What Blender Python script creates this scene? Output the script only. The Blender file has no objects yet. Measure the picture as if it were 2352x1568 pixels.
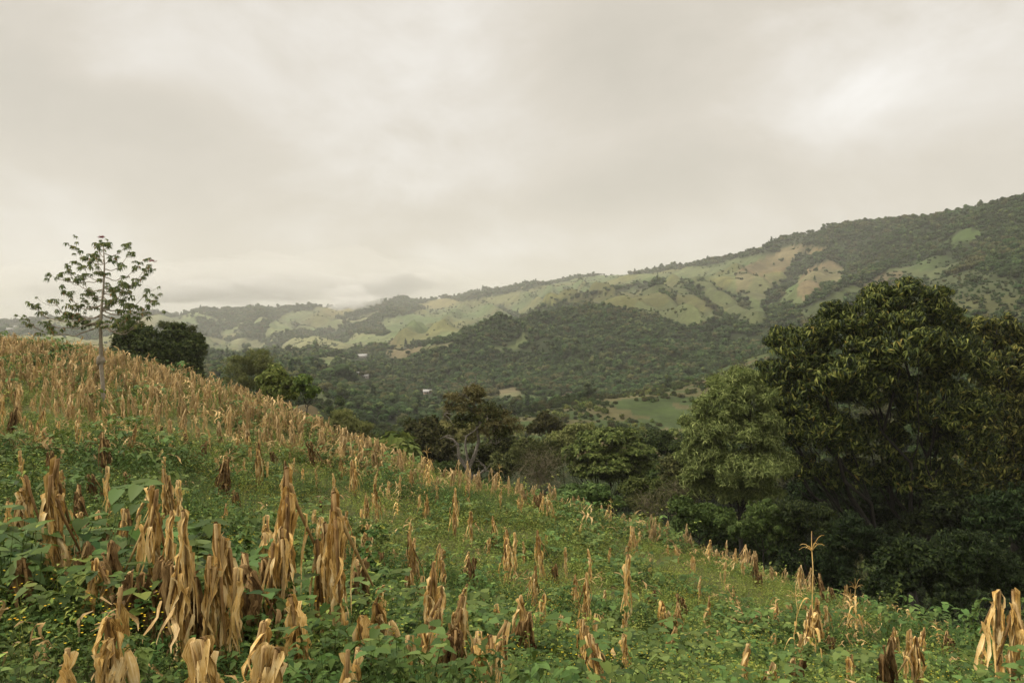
import bpy, math, random
import numpy as np
from mathutils import Vector

random.seed(7)
RS = np.random.RandomState(11)
SC = bpy.context.scene
COL = SC.collection

# ------------------------------------------------------------------ camera, sky, sun, exposure
# picture plane units: u = (px-1176)/F, v = (HY-py)/F with px,py in a 2352 x 1568 frame
F, HY, W2, HH = 1829.0, 690.0, 1176.0, 784.0
cam = bpy.data.cameras.new('camera')
cam.sensor_width = 36.0
cam.lens = 36.0 * F / 2352.0
cam.shift_y = -(HH - HY) / 2352.0
cam.clip_start = 0.1
cam.clip_end = 60000.0
cam_ob = bpy.data.objects.new('camera', cam)
COL.objects.link(cam_ob)
cam_ob.location = (0, 0, 0)
cam_ob.rotation_euler = (math.radians(90), 0, 0)
SC.camera = cam_ob

SUN_EL, SUN_AZ = 40.0, -98.0          # azimuth from +Y (view direction), clockwise; sun behind left shoulder
world = bpy.data.worlds.new('World')
SC.world = world
world.use_nodes = True
nt = world.node_tree
nt.nodes.clear()
def N(t, typ, **kw):
    n = t.nodes.new(typ)
    for k, v in kw.items():
        setattr(n, k, v)
    return n
def ramp(t, stops, interp='LINEAR'):
    r = t.nodes.new('ShaderNodeValToRGB')
    r.color_ramp.interpolation = interp
    els = r.color_ramp.elements
    while len(els) < len(stops):
        els.new(0.5)
    for e, (p, c) in zip(els, stops):
        e.position = p
        e.color = (c, c, c, 1) if isinstance(c, (int, float)) else (c[0], c[1], c[2], 1)
    return r
L = nt.links.new
sky = N(nt, 'ShaderNodeTexSky', sky_type='NISHITA', sun_disc=False)
sky.sun_elevation = math.radians(SUN_EL)
sky.sun_rotation = math.radians(SUN_AZ)
tc = N(nt, 'ShaderNodeTexCoord')
DIRV = tc.outputs['Generated']
def cloud_noise(scale, loc, sz, detail, rough, dist=0.0):
    m = N(nt, 'ShaderNodeMapping')
    m.inputs['Location'].default_value = loc
    m.inputs['Scale'].default_value = sz
    L(DIRV, m.inputs['Vector'])
    n = N(nt, 'ShaderNodeTexNoise')
    n.inputs['Scale'].default_value = scale
    n.inputs['Detail'].default_value = detail
    n.inputs['Roughness'].default_value = rough
    n.inputs['Distortion'].default_value = dist
    L(m.outputs['Vector'], n.inputs['Vector'])
    return n.outputs['Fac']
def math_(t, op, a, b=None, c=None, clamp=False):
    n = t.nodes.new('ShaderNodeMath'); n.operation = op; n.use_clamp = clamp
    for i, x in enumerate((a, b, c)):
        if x is None: continue
        if isinstance(x, (int, float)): n.inputs[i].default_value = x
        else: t.links.new(x, n.inputs[i])
    return n.outputs[0]
def blob(px, py, sx, sy, rot=0.0):
    """soft bright or dull cloud patch: gaussian in a tangent frame round a fixed compass direction"""
    u, v = (px - W2) / F, (HY - py) / F
    d = Vector((u, 1.0, v)).normalized()
    r = Vector((d.y, -d.x, 0)).normalized()
    w = r.cross(d)
    r2 = r * math.cos(rot) + w * math.sin(rot)
    w2 = w * math.cos(rot) - r * math.sin(rot)
    def dotn(vec, s):
        n = N(nt, 'ShaderNodeVectorMath', operation='DOT_PRODUCT')
        L(DIRV, n.inputs[0]); n.inputs[1].default_value = vec
        return math_(nt, 'MULTIPLY', n.outputs['Value'], F / s)
    a = math_(nt, 'POWER', math_(nt, 'ABSOLUTE', dotn(r2, sx)), 2.0)
    b = math_(nt, 'POWER', math_(nt, 'ABSOLUTE', dotn(w2, sy)), 2.0)
    e = math_(nt, 'EXPONENT', math_(nt, 'MULTIPLY', math_(nt, 'ADD', a, b), -1.0))
    n = N(nt, 'ShaderNodeVectorMath', operation='DOT_PRODUCT')
    L(DIRV, n.inputs[0]); n.inputs[1].default_value = d
    return math_(nt, 'MULTIPLY', e, math_(nt, 'GREATER_THAN', n.outputs['Value'], 0.0))
n_big = cloud_noise(2.0, (3.1, 0.4, 1.7), (1, 1, 1.5), 3, 0.5, 0.1)
n_mid = cloud_noise(4.2, (0.3, 1.9, 4.2), (1, 1, 1.7), 9, 0.60, 0.3)
val = math_(nt, 'MULTIPLY', math_(nt, 'SUBTRACT', n_big, 0.5), 0.35)
val = math_(nt, 'ADD', val, math_(nt, 'MULTIPLY', math_(nt, 'SUBTRACT', n_mid, 0.5), 1.0))
BLOBS = [(980, 300, 200, 220, 0.3, .24), (700, 60, 600, 170, 0, .10), (760, 470, 190, 90, 0.3, .18),
         (2090, 130, 300, 260, 0, .26), (1130, 580, 230, 55, 0.1, .30), (1960, 270, 120, 90, 0, .14), (60, 640, 260, 60, 0, .22),
         (1430, 60, 220, 240, 0, -.22), (300, 300, 330, 150, 0, -.20), (1500, 420, 420, 90, 0.1, -.14),
         (2250, 380, 300, 110, 0, -.22), (120, 60, 260, 160, 0, -.16), (1250, 480, 200, 90, 0, -.12),
         (600, 600, 420, 60, 0, -.10), (240, 150, 110, 50, 0, .16)]
# blobs are broken up by the noise so that no patch has a smooth edge
brk = math_(nt, 'ADD', math_(nt, 'MULTIPLY', n_mid, 1.6), 0.2)
for (px, py, sx, sy, rt, amp) in BLOBS:
    b = math_(nt, 'MULTIPLY', blob(px, py, sx, sy, rt), amp)
    val = math_(nt, 'ADD', val, math_(nt, 'MULTIPLY', b, brk))
sep = N(nt, 'ShaderNodeSeparateXYZ'); L(DIRV, sep.inputs[0])
up = math_(nt, 'MAXIMUM', sep.outputs['Z'], 0.0)
cr = ramp(nt, [(0.0, (4.10, 3.80, 3.15)), (0.5, (5.60, 5.15, 4.42)), (1.0, (7.70, 7.45, 7.05))])
L(math_(nt, 'ADD', val, 0.55, clamp=True), cr.inputs['Fac'])
zen = N(nt, 'ShaderNodeVectorMath', operation='SCALE')
L(cr.outputs['Color'], zen.inputs[0])
# an overcast sky is brighter overhead (above the top of the picture)
L(math_(nt, 'ADD', 1.0, math_(nt, 'MULTIPLY', math_(nt, 'MAXIMUM', math_(nt, 'SUBTRACT', up, 0.38), 0.0), 3.0)), zen.inputs['Scale'])
mixs = N(nt, 'ShaderNodeMix', data_type='RGBA')
mixs.inputs[0].default_value = 0.94
L(sky.outputs['Color'], mixs.inputs[6]); L(zen.outputs[0], mixs.inputs[7])
bg = N(nt, 'ShaderNodeBackground'); bg.inputs['Strength'].default_value = 0.07
L(mixs.outputs[2], bg.inputs['Color'])
wo = N(nt, 'ShaderNodeOutputWorld'); L(bg.outputs[0], wo.inputs['Surface'])

sun = bpy.data.lights.new('sun', 'SUN')
sun.energy = 1.5
sun.angle = math.radians(10)
sun.color = (1.0, 0.93, 0.82)
sun_ob = bpy.data.objects.new('sun', sun); COL.objects.link(sun_ob)
sd = Vector((math.sin(math.radians(SUN_AZ)) * math.cos(math.radians(SUN_EL)),
             math.cos(math.radians(SUN_AZ)) * math.cos(math.radians(SUN_EL)), math.sin(math.radians(SUN_EL))))
sun_ob.rotation_euler = sd.to_track_quat('Z', 'Y').to_euler()
vs = SC.view_settings
vs.view_transform = 'Standard'; vs.look = 'None'; vs.exposure = 0.93; vs.gamma = 1.0
vs.use_curve_mapping = False
cy = SC.cycles
cy.max_bounces = 4; cy.diffuse_bounces = 1; cy.glossy_bounces = 1; cy.transmission_bounces = 2
cy.transparent_max_bounces = 4; cy.volume_bounces = 1
cy.caustics_reflective = False; cy.caustics_refractive = False

# ------------------------------------------------------------------ small helpers
def P(px, py, d):
    """world point seen at picture position (px, py) at depth d along the view axis"""
    return np.array(((px - W2) / F * d, d, (HY - py) / F * d))

class Acc:
    """collects vertices and faces, builds ONE mesh object"""
    def __init__(s):
        s.v = []; s.f = []; s.uv = []; s.n = 0
    def add(s, v, f, uv=None):
        v = np.asarray(v, float).reshape(-1, 3); f = np.asarray(f, int)
        s.v.append(v); s.f.append(f + s.n)
        s.uv.append(np.zeros((len(v), 2)) if uv is None else np.asarray(uv, float).reshape(-1, 2))
        s.n += len(v)
    def stamp(s, tv, tf, R, t, tuv=None):
        """template stamped with N rotations/scales R (N,3,3) and offsets t (N,3)"""
        n, k = len(R), len(tv)
        if n == 0: return
        vv = np.einsum('nij,kj->nki', R, tv) + t[:, None, :]
        ff = tf[None] + (np.arange(n) * k)[:, None, None]
        s.add(vv.reshape(-1, 3), ff.reshape(-1, tf.shape[1]), None if tuv is None else np.tile(tuv, (n, 1)))
    def mesh(s, name, mat=None, smooth=False):
        me = bpy.data.meshes.new(name)
        V = np.concatenate(s.v); UV = np.concatenate(s.uv)
        me.vertices.add(len(V)); me.vertices.foreach_set('co', V.astype(np.float32).ravel())
        tot = [np.full(len(f), f.shape[1]) for f in s.f]
        loops = np.concatenate([f.ravel() for f in s.f]); tot = np.concatenate(tot)
        me.loops.add(len(loops)); me.loops.foreach_set('vertex_index', loops.astype(np.int32))
        me.polygons.add(len(tot))
        st = np.concatenate(([0], np.cumsum(tot)[:-1]))
        me.polygons.foreach_set('loop_start', st.astype(np.int32))
        me.polygons.foreach_set('loop_total', tot.astype(np.int32))
        if smooth: me.polygons.foreach_set('use_smooth', np.ones(len(tot), bool))
        me.update(calc_edges=True)
        ul = me.uv_layers.new(name='UVMap')
        ul.data.foreach_set('uv', UV[loops].astype(np.float32).ravel())
        if mat: me.materials.append(mat)
        return me
    def build(s, name, mat, parent=None, smooth=False):
        o = bpy.data.objects.new(name, s.mesh(name, mat, smooth)); COL.objects.link(o)
        if parent is not None: o.parent = parent
        return o

def tag(o, label=None, cat=None, group=None, kind=None):
    if label: o['label'] = label
    if cat: o['category'] = cat
    if group: o['group'] = group
    if kind: o['kind'] = kind
    return o
def empty(name, loc, label, cat, group=None, rz=0.0):
    o = bpy.data.objects.new(name, None); COL.objects.link(o)
    o.empty_display_size = 0.2
    o.location = [float(c) for c in loc]; o.rotation_euler = (0, 0, rz)
    return tag(o, label, cat, group)

def tube(acc, pts, rad, sides=6, cap=True):
    pts = np.asarray(pts, float); n = len(pts)
    rad = np.broadcast_to(np.asarray(rad, float), (n,))
    d = np.gradient(pts, axis=0); d /= np.linalg.norm(d, axis=1)[:, None] + 1e-9
    ref = np.array((0.0, 0, 1)) if abs(d[0][2]) < 0.9 else np.array((1.0, 0, 0))
    rings = []; a = np.cross(d[0], ref); a /= np.linalg.norm(a)
    ang = np.arange(sides) / sides * 2 * np.pi
    for i in range(n):
        a = a - d[i] * np.dot(a, d[i]); a /= np.linalg.norm(a) + 1e-9
        b = np.cross(d[i], a)
        rings.append(pts[i] + rad[i] * (np.cos(ang)[:, None] * a + np.sin(ang)[:, None] * b))
    v = np.concatenate(rings); f = []
    for i in range(n - 1):
        for k in range(sides):
            k2 = (k + 1) % sides
            f.append((i * sides + k, i * sides + k2, (i + 1) * sides + k2, (i + 1) * sides + k))
    uv = np.stack([np.tile(np.arange(sides) / sides, n), np.repeat(np.arange(n) / max(1, n - 1), sides)], 1)
    base = acc.n
    acc.add(v, f, uv)
    if cap:
        acc.v.append(pts[-1:]); acc.uv.append(np.zeros((1, 2))); acc.n += 1
        o = base + (n - 1) * sides
        acc.f.append(np.array([(o + k, o + (k + 1) % sides, acc.n - 1) for k in range(sides)]))

def curve(a, b, sag, n=7, rs=None, jit=0.0):
    a, b = np.asarray(a, float), np.asarray(b, float)
    t = np.linspace(0, 1, n)[:, None]
    p = a + (b - a) * t; L_ = np.linalg.norm(b - a)
    p[:, 2] += (sag * L_ * np.sin(np.pi * t[:, 0]))
    if rs is not None:
        j = rs.randn(n, 3) * jit * L_; j[0] = j[-1] = 0; p = p + j
    return p

def rotm(yaw, tilt, spin=None):
    """N rotation matrices: spin about Z, tilt about X, yaw about Z"""
    n = len(yaw); spin = np.zeros(n) if spin is None else spin
    def rz(a):
        c, s = np.cos(a), np.sin(a); m = np.zeros((n, 3, 3)); m[:, 0, 0] = c; m[:, 0, 1] = -s; m[:, 1, 0] = s; m[:, 1, 1] = c; m[:, 2, 2] = 1; return m
    c, s = np.cos(tilt), np.sin(tilt); rx = np.zeros((n, 3, 3)); rx[:, 0, 0] = 1; rx[:, 1, 1] = c; rx[:, 1, 2] = -s; rx[:, 2, 1] = s; rx[:, 2, 2] = c
    return rz(yaw) @ rx @ rz(spin)

# value noise on world x,y
_PT = RS.rand(256, 256)
def vnoise(x, y):
    xi, yi = np.floor(x).astype(int), np.floor(y).astype(int)
    fx, fy = x - xi, y - yi
    fx = fx * fx * (3 - 2 * fx); fy = fy * fy * (3 - 2 * fy)
    g = lambda a, b: _PT[a & 255, b & 255]
    return ((g(xi, yi) * (1 - fx) + g(xi + 1, yi) * fx) * (1 - fy) + (g(xi, yi + 1) * (1 - fx) + g(xi + 1, yi + 1) * fx) * fy) * 2 - 1
def fbm(x, y, s, o=4, g=0.5):
    r = 0; a = 1; t = 0
    for i in range(o):
        r = r + a * vnoise(x / s * 2 ** i + 17.3 * i + 40, y / s * 2 ** i + 9.1 * i + 70); t += a; a *= g
    return r / t
def ridged(x, y, s, o=3):
    r = 0; a = 1; t = 0
    for i in range(o):
        r = r + a * (1 - 2 * np.abs(vnoise(x / s * 2 ** i + 5.3 * i + 90, y / s * 2 ** i + 3.7 * i + 20))); t += a; a *= 0.5
    return r / t
# ------------------------------------------------------------------ terrain
# survey points: (picture x, picture y, depth in metres); the ground passes through each of them
CP = []
def Z(px, d, z):
    CP.append((px, HY - z / d * F, d))
for px, rows in {
    0:    [(8, -3.1), (20, -5.0), (35, -5.2), (88, -5.4), (130, -14), (210, -38)],
    300:  [(8, -3.2), (17, -4.6), (27, -5.4), (45, -6.2), (85, -7.7), (130, -20), (210, -46)],
    600:  [(8, -3.3), (15, -4.9), (31, -7.2), (60, -8.2), (90, -17), (150, -38)],
    900:  [(8, -3.7), (14, -5.4), (27, -7.9), (50, -10.4), (80, -22), (150, -50)],
    1200: [(8, -4.0), (12, -5.3), (20, -7.5), (30, -9.2), (45, -11.3), (70, -24), (150, -54)],
    1500: [(8, -4.2), (13, -6.0), (20, -8.1), (30, -10.6), (48, -14.6), (70, -27), (150, -56)],
    1800: [(8, -4.3), (13, -6.3), (20, -8.8), (30, -11.6), (42, -15.2), (65, -28), (150, -58)],
    2100: [(8, -4.3), (13, -6.4), (20, -8.9), (31, -13.0), (50, -25), (100, -48)],
    2352: [(7, -3.9), (13, -6.5), (20, -9.3), (35, -20), (70, -40)],
    2900: [(8, -4.5), (16, -9), (35, -24), (80, -45)],
    -600: [(8, -2.6), (20, -3.2), (60, -2.5), (120, -3), (220, -25)]}.items():
    for d, z in rows: Z(px, d, z)
CP += [ # brown dome behind the field, valley floor
 (690,930,175),(735,962,165),(760,1010,200),(640,960,240),
 (800,1000,330),(1000,1000,400),(900,930,560),(985,905,760),(830,822,1050),(640,880,480),(450,870,560),(780,850,760),
 (700,840,900),(560,830,1000),(1100,900,700),(1200,890,680),(950,820,1050),(1050,790,1150),(600,900,330),(300,900,500),(60,870,600),
 # grassy spur and the ground in front of it
 (1060,998,330),(1130,973,345),(1230,955,355),(1330,931,375),(1420,912,395),(1500,899,410),(1600,872,440),(1700,838,490),(1800,800,560),(1900,770,620),
 (1200,1040,230),(1400,1030,250),(1550,1010,290),(1650,960,330),(1500,1110,170),(1300,1120,170),(1700,1060,200),(1850,1000,250),(1100,1080,190),(950,1060,220),
 (1150,1000,440),(1330,955,480),(1500,925,520),(1700,868,600),(1120,955,480),(1190,950,480),(1290,915,600),(1160,900,640),
 (2100,900,300),(2352,900,280),(2100,1050,180),(2352,1050,150),(2100,760,520),(2352,740,480),
 # dark wooded hill
 (1500,870,660),(1400,850,740),(1300,835,800),(1200,830,860),(1650,830,680),(1750,800,720),
 (1060,792,940),(1130,760,980),(1200,735,1030),(1290,708,1080),(1380,694,1110),(1440,694,1120),(1400,760,930),(1250,780,930),(1550,770,880),
 (1500,720,1060),(1600,735,1000),(1700,745,960),(1640,790,800),
 # slopes below the right ridge
 (1480,664,1350),(1600,640,1550),(1700,618,1700),(1780,598,1750),(1560,725,1080),(1650,700,1200),(1740,725,1080),
 (1800,690,1180),(1840,655,1350),(1870,615,1550),(1900,650,1300),(1930,620,1450),(1960,590,1500),(1850,700,1000),(1900,730,800),
 (2000,640,1050),(2100,605,1000),(2170,584,980),(2060,560,1250),(2240,525,1050),(2240,565,900),(2300,600,700),(2352,640,600),(2250,650,620),(2130,660,760),(2000,690,800),
 # skyline of the long ridge
 (1130,664,3700),(1200,652,3550),(1260,641,3400),(1340,630,3200),(1420,626,3000),(1500,616,2800),(1560,609,2650),(1620,596,2500),(1700,580,2250),
 (1760,566,2050),(1800,556,1900),(1850,550,1800),(1900,541,1680),(1960,533,1600),(2020,523,1500),(2080,508,1420),(2140,500,1350),(2200,490,1280),(2260,484,1220),(2310,474,1150),(2352,462,1080),(2600,400,900),(3000,350,800),
 (1080,676,3900),(1000,684,4100),(940,690,4300),
 # fields below it
 (1180,690,2900),(1300,655,2700),(1420,650,2200),(1520,632,2100),(1620,620,2050),(1330,680,2000),(1230,700,2000),(1150,730,1800),(1400,672,1500),(1300,690,1500),
 (1110,700,2500),(1060,728,2000),(990,755,1800),(1080,760,1500),(1150,755,1400),(960,782,1500),(1000,720,2600),(900,730,2700),(900,765,1900),
 # left distance
 (380,716,3900),(440,713,3900),(520,716,3800),(600,711,3700),(660,709,3500),(730,711,3300),(800,735,3000),(640,745,2900),(720,755,2700),(600,772,2500),(700,785,2200),(780,775,2400),(850,800,1600),
 (500,790,1900),(450,770,2300),(570,806,1600),(500,812,1400),(400,800,1500),(300,790,1600),(350,740,3000),
 (0,750,2900),(80,742,3000),(160,740,3200),(240,733,3500),(300,724,3700),(60,775,2000),(150,785,1700),(0,800,1400),(220,800,1500),(-500,745,2600),(-900,760,2200),
 (820,705,5000),(900,703,4800),(700,722,4600)]
def beyond(px, d, z): CP.append((px, HY - z / d * F, d))
for px, d, z in [(2600,1300,60),(2352,1500,90),(2200,1750,110),(2000,2100,110),(1800,2500,90),(1600,3300,70),(1400,3900,50),(1200,4500,20),(1000,5600,-60),(700,6200,-90),(520,5000,-90),(300,5000,-110),(100,4200,-120),(-300,4000,-130),
                 (1380,1400,-40),(1250,1350,-60),(1130,1250,-60),(1480,1500,0),(1100,3100,-10),
                 (0,9000,-200),(700,9000,-200),(1400,9000,-200),(2100,9000,-150),(2900,9000,-150),(2900,2500,0),(2900,300,-40),(-900,9000,-200),(-900,600,-70)]:
    beyond(px, d, z)
# ground round and behind the camera: the field's own slope carried on
CAM_H = 1.70
_c = []
for px, py, d in CP:
    x, y, z = P(px, py, d); r = math.hypot(x, y)
    _c.append((math.atan2(x, y), math.log(r), (z + CAM_H) / r))
for th in np.radians([-180, -150, -120, -95, -75, -55, -33, 0, 33, 55, 75, 95, 120, 150, 180]):
    for r in (0.8, 3.0, 5.0):
        if r == 5.0 and abs(th) < 0.7: continue
        a, b = math.sin(th), math.cos(th)
        _c.append((th, math.log(r), -0.11 * a - 0.16 * b))
    if abs(th) > 1.2:
        for r in (40.0, 400.0, 4000.0, 9000.0):
            a, b = math.sin(th), math.cos(th)
            _c.append((th, math.log(r), (-0.13 * a - 0.06 * b) * (1 if r < 300 else 0.35) - (0.02 if r > 300 else 0)))
_c = np.array(_c)
KS = 2.6
_X = np.stack([_c[:, 0] * KS, _c[:, 1]], 1)
def _k(r2): return 0.5 * r2 * np.log(r2 + 1e-12)
def tps_fit(X, y, lam=2e-4):
    n = len(X)
    K = _k(((X[:, None] - X[None]) ** 2).sum(-1)) + lam * np.eye(n)
    Pm = np.concatenate([np.ones((n, 1)), X], 1)
    A = np.block([[K, Pm], [Pm.T, np.zeros((3, 3))]])
    return np.linalg.solve(A, np.concatenate([y, np.zeros(3)]))
_w = tps_fit(_X, _c[:, 2])
def smooth(a, b, x):
    t = np.clip((x - a) / (b - a), 0, 1); return t * t * (3 - 2 * t)
def ribs(x, y):
    """spurs and gullies running down the far slopes towards the valley: small ones, large ones"""
    u_, v_ = .94 * x + .34 * y, .94 * y - .34 * x
    wx_ = u_ + 22 * fbm(x, y, 180, 2)
    return ridged(wx_, v_ * .17, 95, 3), ridged(wx_ + 500, v_ * .24, 260, 3)
# the spurs and gullies that can be told apart: picture line, height (+) or depth (-), half width, both per metre of distance
LINES = []
def line_dist(x, y, pts):
    best = np.full(len(x), 1e9)
    for (ax, ay), (bx, by) in zip(pts[:-1], pts[1:]):
        dx, dy = bx - ax, by - ay; t = np.clip(((x - ax) * dx + (y - ay) * dy) / (dx * dx + dy * dy), 0, 1)
        best = np.minimum(best, np.hypot(x - ax - t * dx, y - ay - t * dy))
    return best
def height(x, y, rough=True):
    x = np.atleast_1d(np.asarray(x, float)); y = np.atleast_1d(np.asarray(y, float))
    th = np.arctan2(x, y); r = np.hypot(x, y) + 1e-6
    q = np.stack([th * KS, np.log(np.maximum(r, 0.6))], 1)
    g = np.empty(len(x))
    for i in range(0, len(x), 40000):
        s = slice(i, i + 40000)
        d2 = (q[s, 0:1] - _X[None, :, 0]) ** 2 + (q[s, 1:2] - _X[None, :, 1]) ** 2
        g[s] = _k(d2) @ _w[:-3] + _w[-3] + q[s] @ _w[-2:]
    z = -CAM_H + g * r
    if rough:
        rb1, rb2 = ribs(x, y)
        z = z + 0.07 * fbm(x, y, 2.2, 3) * smooth(2, 6, r)
        far = smooth(140, 500, r)
        z = z + smooth(600, 1000, r) * 14.0 * (rb1 - .3) + smooth(1100, 2200, r) * (44.0 - 24.0 * smooth(-.05, .3, x / (np.abs(y) + 1))) * (rb2 - .35) - smooth(1000, 2200, r) * .0030 * np.minimum(r, 5000)
        z = z + far * (5.0 * ridged(x, y, 150, 3) + 1.2 * fbm(x, y, 35, 3))
        if LINES and (r > 600).any():
            m = np.where(r > 600)[0]; xs, ys = x[m], y[m]; add = np.zeros(len(m))
            for pts, amp, w in LINES:
                dm = min(pts[:, 1].mean(), 2000); add += amp * dm * np.exp(-(line_dist(xs, ys, pts) / (w * dm)) ** 2)
            z[m] += add
    return z
def ground(px, d):
    x = (px - W2) / F * d
    return np.array((x, d, float(height(x, d)[0])))
def ground_pix(px, py, lo=4.0, hi=160.0, up=0.0):
    """nearest ground point seen at a picture position"""
    ds = np.exp(np.linspace(math.log(lo), math.log(hi), 400))
    x = (px - W2) / F * ds
    v = (height(x, ds, False) + up) / ds
    t = (HY - py) / F
    k = np.where(v >= t)[0]
    d = ds[k[0]] if len(k) else ds[int(np.argmax(v))]
    return ground(px, d)

_L = [([(1478, 660), (1544, 708), (1602, 750)], 1, 1), ([(1544, 646), (1602, 685), (1661, 732), (1684, 754)], 1, 1), ([(1600, 640), (1641, 677), (1700, 711), (1743, 746)], 1.1, 1),
      ([(1661, 622), (1719, 636), (1778, 666), (1800, 685)], 1, 1.1), ([(1516, 670), (1575, 713), (1633, 750)], -.9, .9), ([(1571, 660), (1633, 705), (1692, 744)], -.9, .9),
      ([(1614, 640), (1661, 668), (1719, 703), (1758, 730)], -1.1, 1.2), ([(1091, 683), (1138, 697), (1172, 715)], .9, .8), ([(1075, 690), (1020, 722), (970, 750), (922, 782)], 1, .9),
      ([(1100, 712), (1040, 738), (980, 765)], -.9, .7), ([(1110, 722), (1060, 742), (1000, 768)], .8, .6), ([(1169, 728), (1215, 712), (1263, 701), (1312, 682)], -1, .7), ([(1150, 690), (1190, 703), (1215, 715)], -.7, .6),
      ([(1200, 676), (1240, 690), (1262, 700)], .9, .6), ([(1260, 660), (1300, 672), (1330, 680)], .9, .6), ([(1330, 645), (1370, 655), (1400, 662)], .9, .6), ([(1300, 655), (1345, 668)], -.8, .5),
      ([(1772, 570), (1740, 600), (1700, 625)], .8, .9), ([(1846, 562), (1830, 595), (1800, 640), (1770, 700)], -1.3, 1.2), ([(1908, 598), (1880, 640), (1845, 690)], 1.1, 1.2),
      ([(2040, 622), (1980, 660), (1900, 700), (1840, 735)], 1, 1.2), ([(2200, 500), (2120, 560), (2020, 610), (1960, 650)], -1.2, 1.5), ([(2240, 520), (2200, 560), (2150, 600)], 1.1, 1.6),
      ([(662, 717), (700, 735), (735, 752)], .9, .6), ([(728, 711), (765, 727), (800, 742)], .9, .6), ([(700, 715), (735, 735)], -.8, .4), ([(460, 765), (520, 785), (580, 806)], .9, .6),
      ([(1140, 760), (1230, 800), (1330, 840)], .9, 1.1), ([(1260, 730), (1350, 780), (1450, 840)], -1, 1.1), ([(1380, 700), (1440, 760), (1540, 830)], .9, 1.2), ([(1060, 800), (1130, 850)], -.8, 1)]
for pts, amp, wd in _L:
    w_ = []
    for px, py in pts:
        ds = np.linspace(620, 3800, 400); x = (px - W2) / F * ds; v = height(x, ds, False) / ds
        k = np.where(v >= (HY - py - 1) / F)[0]; d = ds[k[0]] if len(k) else ds[int(np.argmax(v))]
        w_.append(((px - W2) / F * d, d))
    w_ = np.array(w_); w_[:, 1] = np.maximum.accumulate(w_[:, 1]) if w_[-1, 1] > w_[0, 1] else np.minimum.accumulate(w_[:, 1])
    w_[:, 0] = [(px - W2) / F * d for (px, py), d in zip(pts, w_[:, 1])]
    LINES.append((w_, amp * .0115, wd * .0135))
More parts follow.
